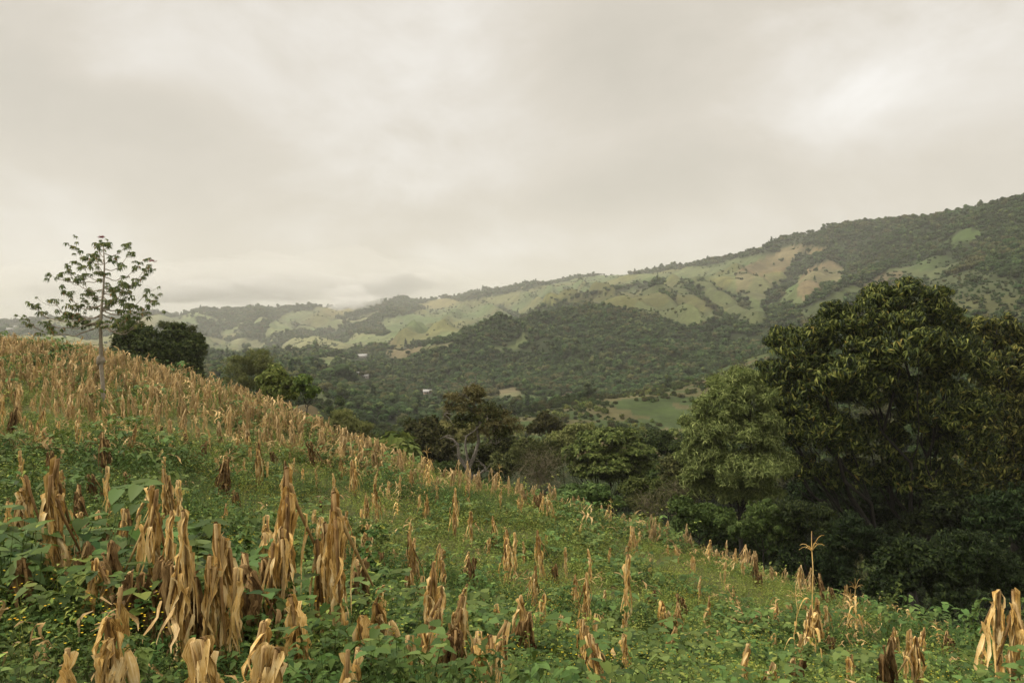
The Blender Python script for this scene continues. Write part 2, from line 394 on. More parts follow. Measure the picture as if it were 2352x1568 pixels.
# ---- land cover: every far field is a patch of ground with its own crop colour
GREEN, YEL, TAN, ORG, SCRUB, DRYF = (.085,.105,.036), (.122,.138,.052), (.155,.128,.062), (.190,.125,.062), (.070,.085,.032), (.250,.185,.095)
FIELDS = [
 ((.135,.150,.060), 1500, 6000, [(662,717),(728,711),(800,742),(746,760),(692,760),(605,772),(620,742)]),
 (YEL, 900, 6000, [(446,763),(576,803),(585,812),(512,818),(454,800)]),
 (YEL, 1100, 6000, [(980,752),(1067,724),(1082,699),(1110,682),(1175,716),(1138,730),(1099,744),(1053,764),(997,775),(924,786)]),
 ((.130,.146,.058), 1200, 6000, [(1129,689),(1180,674),(1253,658),(1309,643),(1369,635),(1425,629),(1481,632),(1552,618),(1608,610),(1637,618),(1524,640),(1453,648),(1383,658),(1312,679),(1256,699),(1171,722),(1129,731),(1100,710)]),
 ((.100,.112,.045), 900, 2600, [(1298,692),(1383,673),(1496,662),(1591,638),(1614,660),(1693,705),(1749,731),(1721,762),(1665,766),(1600,755),(1540,735),(1467,700),(1397,686)]),
 (YEL, 900, 2600, [(1608,638),(1693,620),(1787,596),(1800,640),(1787,705),(1749,690),(1693,668),(1651,650)]),
 (TAN, 1000, 2600, [(1693,622),(1772,582),(1812,566),(1846,560),(1902,577),(1863,592),(1829,600),(1801,624),(1721,626)]),
 ((.145,.130,.060), 900, 2600, [(1693,626),(1750,625),(1801,669),(1798,684),(1750,690),(1693,675)]),
 ((.165,.130,.066), 800, 2600, [(1832,648),(1851,620),(1908,600),(1933,609),(1942,628),(1933,652),(1891,662),(1851,692),(1832,680)]),
 ((.085,.108,.036), 500, 2600, [(2155,562),(2224,523),(2246,522),(2264,541),(2228,560),(2187,564)]),
 ((.095,.112,.043), 500, 2600, [(2032,622),(2102,597),(2173,584),(2222,606),(2201,626),(2145,645),(2077,646)]),
 (TAN, 500, 2600, [(1960,672),(2032,624),(2066,622),(2078,645),(2040,655),(2000,690)]),
 ((.080,.100,.036), 500, 2600, [(1830,715),(1961,652),(1980,668),(1900,720),(1850,735)]),
 (SCRUB, 400, 1200, [(2119,650),(2240,620),(2352,640),(2352,730),(2200,730),(2120,700)]),
 ((.078,.096,.033), 150, 560, [(1020,1000),(1129,969),(1230,949),(1330,924),(1420,904),(1496,890),(1600,862),(1700,828),(1800,790),(1830,800),(1740,860),(1690,940),(1600,1040),(1100,1070),(1000,1040)]),
 (ORG, 400, 800, [(1278,912),(1324,896),(1324,920),(1228,932)]),
 ((.100,.135,.050), 380, 700, [(1108,952),(1138,938),(1186,941),(1192,964),(1149,976)]),
 (GREEN, 350, 900, [(965,942),(1053,914),(1104,909),(1099,930),(1025,940),(983,952)]),
 ((.20,.17,.085), 400, 900, [(1130,898),(1189,888),(1200,908),(1150,918)]),
 (TAN, 700, 1700, [(880,806),(992,793),(1039,783),(1036,798),(989,808),(926,824),(888,834)]),
 (ORG, 500, 1500, [(884,838),(901,832),(919,840),(893,849)]),
 ((.150,.160,.065), 500, 1500, [(729,822),(752,817),(805,822),(832,838),(794,832),(764,842),(752,876),(727,866)]),
 ((.110,.140,.050), 200, 700, [(842,966),(935,983),(940,1000),(898,1002),(850,990)]),
 ((.078,.070,.034), 110, 260, [(600,960),(640,920),(677,904),(720,930),(745,965),(720,1000),(650,1000)]),
 ((.120,.138,.054), 1250, 6000, [(870,742),(950,716),(1010,701),(1080,689),(1150,678),(1250,657),(1340,641),(1425,631),(1500,627),(1600,610),(1640,625),(1530,642),(1400,664),(1310,683),(1200,724),(1130,748),(1060,772),(1000,788),(920,792)]),
 ((.098,.112,.043), 900, 2600, [(1290,700),(1390,672),(1496,660),(1600,636),(1650,640),(1700,690),(1770,735),(1740,775),(1640,778),(1560,745),(1470,715)]),
 ((.094,.116,.042), 900, 2600, [(1480,668),(1600,614),(1700,592),(1790,577),(1850,640),(1880,705),(1780,705),(1700,748),(1600,724),(1540,700)]),
 ((.13,.14,.062), 1500, 6000, [(345,735),(420,726),(470,735),(430,750),(360,752)]),
 ((.100,.120,.045), 1, 2, [(0,0),(1,0),(1,1)]),
 ((.14,.135,.055), 1, 2, [(0,0),(1,0),(1,1)]),
 ((.17,.17,.075), 1500, 6000, [(960,700),(1010,684),(1060,690),(1010,712)]),
]
def in_poly(px, py, poly):
    c = np.zeros(len(px), bool); n = len(poly); j = n - 1
    for i in range(n):
        xi, yi = poly[i]; xj, yj = poly[j]
        m = ((yi > py) != (yj > py)) & (px < (xj - xi) * (py - yi) / (yj - yi + 1e-9) + xi)
        c ^= m; j = i
    return c
BIGF = len(FIELDS) - 1
def cover(x, y, z):
    """-1 forest floor, else index of the field; edges wander with noise"""
    px = x / y * F + W2; py = HY - z / y * F
    r = np.hypot(x, y)
    wob = 7.0
    px = px + wob * fbm(x, y, 60 + 0 * r, 3); py = py + wob * 0.5 * fbm(x + 900, y, 60 + 0 * r, 3)
    k = np.full(len(x), -1)
    pn = fbm(x + 333, y * .6, 240, 3)
    k[(pn > .06) & (y > 1250) & (px < 1000)] = BIGF
    k[(pn > .27) & (y > 620) & (px > 1000)] = BIGF - 1
    k[(fbm(x - 99, y + 77, 130, 3) > .30) & (y > 380) & (y < 1250) & (px < 1560)] = BIGF - 2
    for i in [len(FIELDS) - 5] + list(range(len(FIELDS))):
        c, d0, d1, poly = FIELDS[i]
        if i == len(FIELDS) - 5 and (k == i).any(): continue
        m = (y > d0) & (y < d1) & in_poly(px, py, poly)
        k[m] = i
    for pts, amp, w in LINES:
        if amp < 0: k[(k >= 0) & (line_dist(x, y, pts) < w * pts[:, 1].mean() * (.55 + .3 * fbm(x, y, 25, 2)))] = -1
    b1, b2 = ribs(x, y)
    k[(k >= 0) & (y > 900) & ((.6 * b1 + .5 * b2) < -.36)] = -1
    return k

# polar sheet round the camera, dense where the picture looks
th = np.concatenate([np.linspace(-180, -42, 60)[:-1], np.linspace(-42, 42, 900), np.linspace(42, 180, 60)[1:]])
th = np.radians(th[:-1])
rr = np.concatenate([np.exp(np.linspace(math.log(0.8), math.log(9000), 760)), [12000, 20000]])
TH, RR = np.meshgrid(th, rr)
GX = (RR * np.sin(TH)).ravel(); GY = (RR * np.cos(TH)).ravel()
GZ = height(GX, np.where(np.abs(GY) < 1e-6, 1e-6, GY))
edge = RR.ravel() > 9001
GZ[edge] = -220 - (RR.ravel()[edge] - 9000) * 0.004
GZ = np.where(RR.ravel() > 4500, np.minimum(GZ, 40 - (RR.ravel() - 4500) * 0.05), GZ)
nT, nR = len(th), len(rr)
idx = np.arange(nT * nR).reshape(nR, nT)
q = np.stack([idx[:-1], np.roll(idx, -1, 1)[:-1], np.roll(idx, -1, 1)[1:], idx[1:]], -1).reshape(-1, 4)
acc = Acc(); acc.add(np.stack([GX, GY, GZ], 1), q)
c0 = len(acc.v[0])
acc.v.append(np.array([[0, 0, -CAM_H]])); acc.uv.append(np.zeros((1, 2))); acc.n += 1
acc.f.append(np.array([(c0, idx[0][(i + 1) % nT], idx[0][i]) for i in range(nT)]))
# ------------------------------------------------------------------ materials
def new_mat(name):
    m = bpy.data.materials.new(name); m.use_nodes = True
    t = m.node_tree; t.nodes.clear()
    out = t.nodes.new('ShaderNodeOutputMaterial')
    b = t.nodes.new('ShaderNodeBsdfPrincipled')
    t.links.new(b.outputs[0], out.inputs['Surface'])
    return m, t, b, out
def mixc(t, fac, a, b, mode='MIX'):
    n = t.nodes.new('ShaderNodeMix'); n.data_type = 'RGBA'; n.blend_type = mode
    for i, x in ((0, fac), (6, a), (7, b)):
        if isinstance(x, (int, float)): n.inputs[i].default_value = x
        elif isinstance(x, tuple): n.inputs[i].default_value = (x[0], x[1], x[2], 1)
        else: t.links.new(x, n.inputs[i])
    return n.outputs[2]
def noise(t, vec, scale, detail=4, rough=0.55):
    n = t.nodes.new('ShaderNodeTexNoise'); n.inputs['Scale'].default_value = scale
    n.inputs['Detail'].default_value = detail; n.inputs['Roughness'].default_value = rough
    if vec is not None: t.links.new(vec, n.inputs['Vector'])
    return n.outputs['Fac']
def leaf_mat(name, stops, gloss=0.5, transl=0.25, spec=0.35, objvar=0.35, tcol=None):
    """leaves: colour drawn per leaf from the ramp, shifted a little per plant"""
    m, t, b, out = new_mat(name)
    g = t.nodes.new('ShaderNodeNewGeometry'); oi = t.nodes.new('ShaderNodeObjectInfo')
    r = ramp(t, stops); t.links.new(g.outputs['Random Per Island'], r.inputs['Fac'])
    hs = t.nodes.new('ShaderNodeHueSaturation')
    t.links.new(r.outputs['Color'], hs.inputs['Color'])
    mr = t.nodes.new('ShaderNodeMapRange'); t.links.new(oi.outputs['Random'], mr.inputs['Value'])
    mr.inputs['To Min'].default_value = 1 - objvar; mr.inputs['To Max'].default_value = 1 + objvar
    t.links.new(mr.outputs[0], hs.inputs['Value'])
    hm = math_(t, 'MULTIPLY_ADD', math_(t, 'FRACT', math_(t, 'MULTIPLY', oi.outputs['Random'], 37.7)), 0.05, 0.475)
    t.links.new(hm, hs.inputs['Hue'])
    t.links.new(hs.outputs[0], b.inputs['Base Color'])
    b.inputs['Roughness'].default_value = min(.9, gloss + .15); b.inputs['Specular IOR Level'].default_value = spec * .4
    if transl > 0:
        tr = t.nodes.new('ShaderNodeBsdfTranslucent')
        t.links.new(mixc(t, 0.6, hs.outputs[0], tcol or (.16, .22, .04)), tr.inputs['Color'])
        mx = t.nodes.new('ShaderNodeMixShader'); mx.inputs[0].default_value = transl
        t.links.new(b.outputs[0], mx.inputs[1]); t.links.new(tr.outputs[0], mx.inputs[2])
        t.links.new(mx.outputs[0], out.inputs['Surface'])
    return m

M = {}
m, t, b, out = new_mat('ground_cover')
at = t.nodes.new('ShaderNodeAttribute'); at.attribute_name = 'crop'
geo = t.nodes.new('ShaderNodeNewGeometry'); pos = geo.outputs['Position']
n1 = noise(t, pos, 0.030, 6, 0.65); n2 = noise(t, pos, 0.16, 5, 0.7); n3 = noise(t, pos, 3.0, 5, 0.7)
f = math_(t, 'ADD', math_(t, 'MULTIPLY', n1, 1.0), math_(t, 'MULTIPLY', n2, 0.9))
f = math_(t, 'ADD', math_(t, 'MULTIPLY', math_(t, 'SUBTRACT', f, 0.95), 1.5), 1.0)
f = math_(t, 'MULTIPLY', f, math_(t, 'MULTIPLY_ADD', n3, 0.5, 0.75))
vm = t.nodes.new('ShaderNodeVectorMath'); vm.operation = 'SCALE'
t.links.new(at.outputs['Color'], vm.inputs[0]); t.links.new(math_(t, 'MAXIMUM', f, 0.25), vm.inputs['Scale'])
t.links.new(vm.outputs[0], b.inputs['Base Color']); b.inputs['Roughness'].default_value = 0.95
b.inputs['Specular IOR Level'].default_value = 0.1
bp = t.nodes.new('ShaderNodeBump'); bp.inputs['Strength'].default_value = 0.6; bp.inputs['Distance'].default_value = 0.1
t.links.new(n3, bp.inputs['Height']); t.links.new(bp.outputs[0], b.inputs['Normal'])
M['ground'] = m

# colour of the bare surface, point by point
inside = (GY > 110)
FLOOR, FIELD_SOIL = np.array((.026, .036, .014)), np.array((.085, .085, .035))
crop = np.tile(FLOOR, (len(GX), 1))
r_all = np.hypot(GX, GY)
kk = np.full(len(GX), -1)
ii = np.where(inside)[0]
kk[ii] = cover(GX[ii], GY[ii], GZ[ii])
fc = np.array([c for c, *_ in FIELDS]) * (.74, .75, .80)
# furrows, hedges and worn patches inside the fields, plus painted shading of the ribs
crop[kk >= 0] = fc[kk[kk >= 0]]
far_n = fbm(GX, GY, 70, 4); patch = fbm(GX + 500, GY - 300, 260, 2)
tint = np.where((patch > 0.18)[:, None], np.array((1.12, .98, .9)), np.where((patch < -0.2)[:, None], np.array((.85, .98, .9)), np.ones(3)))
spn = fbm(GX * .6, GY, 13, 4)
spur = (kk == 14)
crop[spur & (spn > .14)] = (.110, .088, .042)
crop[spur & (spn < -.16)] = (.062, .078, .026)
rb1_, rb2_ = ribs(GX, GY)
crop *= np.where((kk >= 0) & (r_all > 700), 1 + .40 * np.clip(rb1_ + .5 * rb2_, -1, 1), 1.0)[:, None]  # relief shading put into the colour: spurs lighter, gullies darker
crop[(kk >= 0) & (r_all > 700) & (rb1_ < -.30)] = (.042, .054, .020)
crop *= np.where(kk >= 0, 1 + .30 * fbm(GX, GY, 18, 3), 1.0)[:, None]
crop *= np.where((kk >= 0)[:, None], tint, 1.0)
near = (r_all < 125)
tn = smooth(12, 40, r_all)[:, None]
crop[near] = ((1 - tn) * FIELD_SOIL + tn * np.array((.120, .120, .050)))[near]
crop = np.concatenate([crop, [FIELD_SOIL]])
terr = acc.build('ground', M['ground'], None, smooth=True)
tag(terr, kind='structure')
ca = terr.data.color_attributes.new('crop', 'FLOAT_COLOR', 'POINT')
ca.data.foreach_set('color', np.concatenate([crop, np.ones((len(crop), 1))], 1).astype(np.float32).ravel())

# ------------------------------------------------------------------ haze and low cloud
def box_obj(name, lo, hi, mat):
    v = [(x, y, z) for z in (lo[2], hi[2]) for y in (lo[1], hi[1]) for x in (lo[0], hi[0])]
    f = [(0, 2, 3, 1), (4, 5, 7, 6), (0, 1, 5, 4), (2, 6, 7, 3), (0, 4, 6, 2), (1, 3, 7, 5)]
    a = Acc(); a.add(v, f); return a.build(name, mat)
def vol_mat(name, dens, col, aniso=0.0):
    m = bpy.data.materials.new(name); m.use_nodes = True; t = m.node_tree; t.nodes.clear()
    out = t.nodes.new('ShaderNodeOutputMaterial'); pv = t.nodes.new('ShaderNodeVolumePrincipled')
    pv.inputs['Density'].default_value = dens; pv.inputs['Color'].default_value = (*col, 1)
    pv.inputs['Anisotropy'].default_value = aniso
    t.links.new(pv.outputs[0], out.inputs['Volume']); return m
HAZE = True
if HAZE:
    hz = box_obj('haze', (-20600, -20600, -330), (20600, 20600, 330), vol_mat('haze_air', 1.22e-4, (.93, .93, .90)))
    tag(hz, kind='stuff')
# ------------------------------------------------------------------ plant materials
G_ = lambda *a: a
M['bean'] = leaf_mat('bean_leaf', [(0, (.038, .078, .018)), (.45, (.085, .132, .024)), (.85, (.120, .190, .048)), (.97, (.19, .24, .05)), (1, (.36, .31, .05))], 0.42, 0.22, 0.45, 0.25)
M['weed'] = leaf_mat('weed_leaf', [(0, (.080, .120, .020)), (.5, (.19, .24, .044)), (.9, (.30, .35, .085)), (1, (.30, .27, .07))], 0.55, 0.28, 0.3, 0.3)
M['weed_dark'] = leaf_mat('dark_weed_leaf', [(0, (.034, .062, .014)), (.6, (.066, .110, .024)), (1, (.110, .165, .036))], 0.5, 0.2, 0.35, 0.3)
M['flower'] = leaf_mat('yellow_petal', [(0, (.62, .38, .02)), (1, (.80, .60, .05))], 0.6, 0.15, 0.2, 0.1, (.8, .6, .05))
def straw_mat(name, stops, var=0.22):
    m, t, b, out = new_mat(name)
    g = t.nodes.new('ShaderNodeNewGeometry'); oi = t.nodes.new('ShaderNodeObjectInfo')
    uvn = t.nodes.new('ShaderNodeUVMap'); uvn.uv_map = 'UVMap'
    mp = t.nodes.new('ShaderNodeMapping'); mp.inputs['Scale'].default_value = (16, 1.2, 1)
    t.links.new(uvn.outputs[0], mp.inputs['Vector'])
    cx = t.nodes.new('ShaderNodeCombineXYZ'); t.links.new(math_(t, 'MULTIPLY', g.outputs['Random Per Island'], 40), cx.inputs['X'])
    t.links.new(math_(t, 'MULTIPLY', oi.outputs['Random'], 33), cx.inputs['Y'])
    t.links.new(cx.outputs[0], mp.inputs['Location'])
    streak = noise(t, mp.outputs[0], 1.0, 5, 0.6)
    blot = noise(t, g.outputs['Position'], 9.0, 4, 0.6)
    f = math_(t, 'ADD', math_(t, 'MULTIPLY', g.outputs['Random Per Island'], 0.55), math_(t, 'MULTIPLY', math_(t, 'SUBTRACT', streak, 0.5), 1.7))
    f = math_(t, 'ADD', f, math_(t, 'MULTIPLY', math_(t, 'SUBTRACT', blot, 0.5), 1.1))
    f = math_(t, 'ADD', f, 0.27, clamp=True)
    r = ramp(t, stops); t.links.new(f, r.inputs['Fac'])
    hs = t.nodes.new('ShaderNodeHueSaturation'); t.links.new(r.outputs['Color'], hs.inputs['Color'])
    mr = t.nodes.new('ShaderNodeMapRange'); t.links.new(oi.outputs['Random'], mr.inputs['Value'])
    mr.inputs['To Min'].default_value = 1 - var; mr.inputs['To Max'].default_value = 1 + var
    t.links.new(mr.outputs[0], hs.inputs['Value'])
    t.links.new(hs.outputs[0], b.inputs['Base Color']); b.inputs['Roughness'].default_value = 0.6
    b.inputs['Specular IOR Level'].default_value = 0.1
    bp = t.nodes.new('ShaderNodeBump'); bp.inputs['Strength'].default_value = 0.5; bp.inputs['Distance'].default_value = 0.004
    t.links.new(streak, bp.inputs['Height']); t.links.new(bp.outputs[0], b.inputs['Normal'])
    tr = t.nodes.new('ShaderNodeBsdfTranslucent'); t.links.new(hs.outputs[0], tr.inputs['Color'])
    mx = t.nodes.new('ShaderNodeMixShader'); mx.inputs[0].default_value = 0.15
    t.links.new(b.outputs[0], mx.inputs[1]); t.links.new(tr.outputs[0], mx.inputs[2]); t.links.new(mx.outputs[0], out.inputs['Surface'])
    return m
M['straw'] = straw_mat('dry_maize_leaf', [(0, (.070, .036, .012)), (.26, (.32, .175, .045)), (.52, (.70, .45, .145)), (1, (.96, .78, .44))])
M['straw_dark'] = straw_mat('weathered_maize_leaf', [(0, (.026, .015, .008)), (.5, (.12, .070, .028)), (1, (.40, .27, .12))])
M['straw_far'] = straw_mat('sunbleached_maize', [(0, (.16, .095, .038)), (.4, (.44, .29, .115)), (1, (.82, .63, .35))], 0.3)
M['husk'] = straw_mat('maize_husk', [(0, (.26, .15, .045)), (.5, (.62, .43, .17)), (1, (.90, .76, .48))])
M['stalk'] = straw_mat('dry_maize_stalk', [(0, (.075, .042, .017)), (.5, (.30, .18, .070)), (1, (.60, .43, .20))])
def bark_mat(name, a, b_, sc=6.0):
    m, t, b, out = new_mat(name)
    g = t.nodes.new('ShaderNodeNewGeometry')
    n = noise(t, g.outputs['Position'], sc, 6, 0.65)
    r = ramp(t, [(0.3, a), (0.7, b_)]); t.links.new(n, r.inputs['Fac']); t.links.new(r.outputs[0], b.inputs['Base Color'])
    b.inputs['Roughness'].default_value = 0.9
    bp = t.nodes.new('ShaderNodeBump'); bp.inputs['Strength'].default_value = 0.7; bp.inputs['Distance'].default_value = 0.03
    t.links.new(n, bp.inputs['Height']); t.links.new(bp.outputs[0], b.inputs['Normal'])
    return m
M['bark_pale'] = bark_mat('pale_bark', (.20, .165, .12), (.36, .31, .24))
M['bark_dark'] = bark_mat('dark_bark', (.008, .007, .005), (.028, .023, .017))
M['bark_grey'] = bark_mat('lichened_bark', (.06, .05, .038), (.25, .225, .19), 9)
M['crown'] = leaf_mat('far_crown_leaf', [(0, (.009, .018, .006)), (.5, (.023, .045, .012)), (.9, (.052, .086, .023)), (1, (.105, .125, .036))], 0.6, 0.10, 0.25, 0.42)
M['crown_olive'] = leaf_mat('olive_crown_leaf', [(0, (.022, .026, .009)), (.5, (.055, .060, .020)), (1, (.12, .115, .042))], 0.6, 0.12, 0.25, 0.35)
M['mango'] = leaf_mat('mango_leaf', [(0, (.007, .013, .004)), (.40, (.022, .034, .007)), (.68, (.105, .122, .024)), (.96, (.25, .25, .06)), (1, (.20, .13, .03))], 0.40, 0.12, 0.4, 0.2)
M['willow'] = leaf_mat('pale_narrow_leaf', [(0, (.050, .064, .018)), (.5, (.145, .165, .048)), (1, (.31, .32, .11))], 0.5, 0.15, 0.35, 0.2)
M['layered'] = leaf_mat('light_green_leaf', [(0, (.045, .065, .014)), (.5, (.125, .155, .034)), (1, (.26, .28, .08))], 0.5, 0.18, 0.3, 0.2)
M['lime'] = leaf_mat('bright_green_leaf', [(0, (.045, .075, .015)), (.5, (.105, .155, .032)), (1, (.20, .25, .06))], 0.5, 0.2, 0.3, 0.1)
M['ravine_shade'] = leaf_mat('shade_tinted_leaf', [(0, (.005, .010, .003)), (.6, (.014, .026, .007)), (1, (.040, .058, .014))], 0.5, 0.06, 0.3, 0.2)  # leaf colour darkened to stand in for the shade of the ravine
M['dense'] = leaf_mat('dark_green_leaf', [(0, (.014, .028, .008)), (.6, (.038, .062, .016)), (1, (.085, .110, .030))], 0.5, 0.12, 0.3, 0.2)
M['feather'] = leaf_mat('pale_feathery_leaf', [(0, (.10, .115, .035)), (.6, (.19, .20, .070)), (1, (.30, .29, .11))], 0.6, 0.2, 0.2, 0.2)
M['fresh'] = leaf_mat('fresh_green_leaf', [(0, (.032, .050, .013)), (.6, (.070, .105, .026)), (1, (.145, .185, .052))], 0.5, 0.2, 0.3, 0.2)
M['palmate'] = leaf_mat('palmate_leaf', [(0, (.040, .055, .018)), (.5, (.11, .13, .042)), (.90, (.19, .195, .065)), (.96, (.24, .13, .06)), (1, (.28, .10, .06))], 0.5, 0.2, 0.3, 0.1)
M['brown_tuft'] = leaf_mat('brown_air_plant', [(0, (.075, .062, .028)), (.6, (.18, .155, .068)), (1, (.29, .26, .115))], 0.8, 0.1, 0.1, 0.2, (.15, .1, .04))
M['twigs'] = bark_mat('dry_twig', (.13, .11, .060), (.25, .215, .13), 3)

# ------------------------------------------------------------------ leaf templates
def T(v, f): return np.array(v, float), np.array(f, int)
def quad_leaf(w=0.3, droop=0.25, fold=0.08):
    """one lance leaf, length 1 along +Y, folded along the midrib: 6 vertices, 4 triangles"""
    v = [(0, 0, 0), (-w / 2, .45, fold), (w / 2, .45, fold), (0, .5, 0), (0, 1, -droop)]
    f = [(0, 3, 1), (0, 2, 3), (1, 3, 4), (3, 2, 4)]
    return T(v, f)
def heart_leaf():
    v = [(0, .0, 0), (-.32, -.12, .05), (-.50, .18, .07), (-.36, .55, .02), (0, 1, -.12), (.36, .55, .02), (.50, .18, .07), (.32, -.12, .05), (0, .45, -.03)]
    f = [(0, 8, 1), (1, 8, 2), (2, 8, 3), (3, 8, 4), (4, 8, 5), (5, 8, 6), (6, 8, 7), (7, 8, 0)]
    return T(v, f)
def rosette(n, leaf, tilt, rs, jit=0.25, lift=0.0):
    """n leaves round a twig end"""
    v, f = [], []; k = 0
    yaw = np.arange(n) / n * 2 * np.pi + rs.randn(n) * jit
    R = rotm(yaw, tilt + rs.randn(n) * jit, rs.randn(n) * 0) * (0.8 + 0.4 * rs.rand(n))[:, None, None]
    tv, tf = leaf
    for i in range(n):
        v.append(tv @ R[i].T + (0, 0, lift * rs.rand())); f.append(tf + k); k += len(tv)
    return np.concatenate(v), np.concatenate(f)
rs = np.random.RandomState(3)
ROS = {
 'mango': [rosette(8, quad_leaf(.24, .35), -0.75, rs, .3, .15) for _ in range(4)],
 'small': [rosette(8, quad_leaf(.45, .15), 0.15, rs, .6, .5) for _ in range(4)],
 'flat': [rosette(9, quad_leaf(.5, .1), -0.05, rs, .25, .15) for _ in range(4)],
 'fine': [rosette(9, quad_leaf(.16, .2), -0.1, rs, .7, .3) for _ in range(4)],
 'palmate': [rosette(9, quad_leaf(.30, .55), -0.45, rs, .12, .05) for _ in range(4)],
 'tuft': [rosette(10, quad_leaf(.12, .3), 0.6, rs, .5, .1) for _ in range(4)]}
def stamp_ros(acc, kind, pts, out, size, rs, lean=0.7, down=0.0):
    """rosettes at pts leaning outwards (out = N,3 unit vectors)"""
    n = len(pts)
    if n == 0: return
    yaw = np.arctan2(-out[:, 0], out[:, 1]); tilt = -lean * np.arccos(np.clip(out[:, 2], -1, 1)) + rs.randn(n) * .3
    R = rotm(yaw, tilt, rs.rand(n) * 6.28) * (size * (0.65 + 0.7 * rs.rand(n)))[:, None, None]
    which = rs.randint(0, 4, n)
    for k in range(4):
        m_ = which == k; tv, tf = ROS[kind][k]
        acc.stamp(tv, tf, R[m_], pts[m_])
def sphere_dirs(n, rs):
    v = rs.randn(n, 3); return v / np.linalg.norm(v, axis=1)[:, None]
def lobe_points(c, r, n, rs, inner=0.55, lowcut=-0.75):
    d = sphere_dirs(int(n * 1.3), rs); d = d[d[:, 2] > lowcut][:n]
    rad = inner + (1 - inner) * rs.rand(len(d)) ** 0.45
    bump = 1 + 0.22 * np.sin(d[:, 0] * 7 + c[0] * 3) * np.sin(d[:, 1] * 6 + c[1]) + 0.12 * np.sin(d[:, 2] * 11 + c[2] * 2 + d[:, 0] * 9)
    return np.asarray(c) + d * np.asarray(r) * (rad * bump)[:, None], d

# ------------------------------------------------------------------ instancing of uncountable growth (geometry nodes)
def proto_coll(name, meshes):
    c = bpy.data.collections.new(name)
    for i, (me) in enumerate(meshes):
        o = bpy.data.objects.new('%s_%02d' % (name, i), me); c.objects.link(o)
    return c
def scatter(name, pts, yaw, scl, which, coll, nproto, tilt=None, zs=None):
    n = len(pts)
    me = bpy.data.meshes.new(name); me.vertices.add(n)
    me.vertices.foreach_set('co', np.asarray(pts, np.float32).ravel())
    rot = np.zeros((n, 3), np.float32); rot[:, 2] = yaw
    if tilt is not None: rot[:, :2] = tilt
    a = me.attributes.new('rot', 'FLOAT_VECTOR', 'POINT'); a.data.foreach_set('vector', rot.ravel())
    sv = np.repeat(np.asarray(scl, np.float32)[:, None], 3, 1)
    if zs is not None: sv[:, 2] *= zs
    a = me.attributes.new('scl', 'FLOAT_VECTOR', 'POINT'); a.data.foreach_set('vector', sv.astype(np.float32).ravel())
    a = me.attributes.new('which', 'INT', 'POINT'); a.data.foreach_set('value', np.asarray(which, np.int32))
    o = bpy.data.objects.new(name, me); COL.objects.link(o)
    ng = bpy.data.node_groups.new(name + '_nodes', 'GeometryNodeTree')
    ng.interface.new_socket('Geometry', in_out='INPUT', socket_type='NodeSocketGeometry')
    ng.interface.new_socket('Geometry', in_out='OUTPUT', socket_type='NodeSocketGeometry')
    gi = ng.nodes.new('NodeGroupInput'); go = ng.nodes.new('NodeGroupOutput')
    ci = ng.nodes.new('GeometryNodeCollectionInfo'); ci.inputs['Collection'].default_value = coll
    ci.inputs['Separate Children'].default_value = True; ci.inputs['Reset Children'].default_value = True
    ip = ng.nodes.new('GeometryNodeInstanceOnPoints'); ip.inputs['Pick Instance'].default_value = True
    def attr(nm, dt):
        x = ng.nodes.new('GeometryNodeInputNamedAttribute'); x.data_type = dt; x.inputs['Name'].default_value = nm
        return x.outputs['Attribute']
    l = ng.links.new
    l(gi.outputs[0], ip.inputs['Points']); l(ci.outputs[0], ip.inputs['Instance'])
    l(attr('rot', 'FLOAT_VECTOR'), ip.inputs['Rotation']); l(attr('scl', 'FLOAT_VECTOR'), ip.inputs['Scale'])
    l(attr('which', 'INT'), ip.inputs['Instance Index'])
    l(ip.outputs[0], go.inputs[0])
    mod = o.modifiers.new('spread', 'NODES'); mod.node_group = ng
    return tag(o, kind='stuff')

# ------------------------------------------------------------------ far tree crowns (unit radius, base of crown at z = -0.7)
import bmesh
_ico = {}
def ico(sub):
    if sub not in _ico:
        bm = bmesh.new(); bmesh.ops.create_icosphere(bm, subdivisions=sub, radius=1.0)
        _ico[sub] = (np.array([v.co[:] for v in bm.verts]), np.array([[v.index for v in f.verts] for f in bm.faces])); bm.free()
    return _ico[sub]
def far_crown(i, shape, nl=7, cards=420, csize=.17, mat=None):
    rs = np.random.RandomState(100 + i); a = Acc()
    lobes = []
    for k in range(nl):
        if shape == 'round': c = rs.randn(3) * (.34, .34, .24); r = .42 + .2 * rs.rand()
        elif shape == 'wide': c = rs.randn(3) * (.48, .48, .13); r = .34 + .2 * rs.rand()
        elif shape == 'tall': c = rs.randn(3) * (.20, .20, .55); r = .34 + .16 * rs.rand()
        else: h = k / (nl - 1); c = np.array((rs.randn() * .07, rs.randn() * .07, -.6 + 1.9 * h)); r = .62 * (1 - h) + .10
        lobes.append((c, r))
    iv, if_ = ico(2)
    for c, r in lobes:
        b = 1 + .22 * np.sin(iv[:, 0] * 6 + k) * np.sin(iv[:, 1] * 5 + r * 9) + .15 * np.sin(iv[:, 2] * 9 + iv[:, 0] * 4)
        a.add(c + iv * (r * .80 * b)[:, None] * (1, 1, .85), if_)
    per = cards // nl
    tv, tf = quad_leaf(.75, .3)
    for c, r in lobes:
        d = sphere_dirs(per, rs); p = c + d * (r * (.78 + .28 * rs.rand(per)))[:, None] * (1, 1, .85)
        R = rotm(np.arctan2(-d[:, 0], d[:, 1]) + rs.randn(per) * .6, -0.5 + rs.randn(per) * .6) * (csize * (.6 + .9 * rs.rand(per)))[:, None, None]
        a.stamp(tv, tf, R, p)
    return a.mesh('tree_crown_shape', mat or M['crown'])
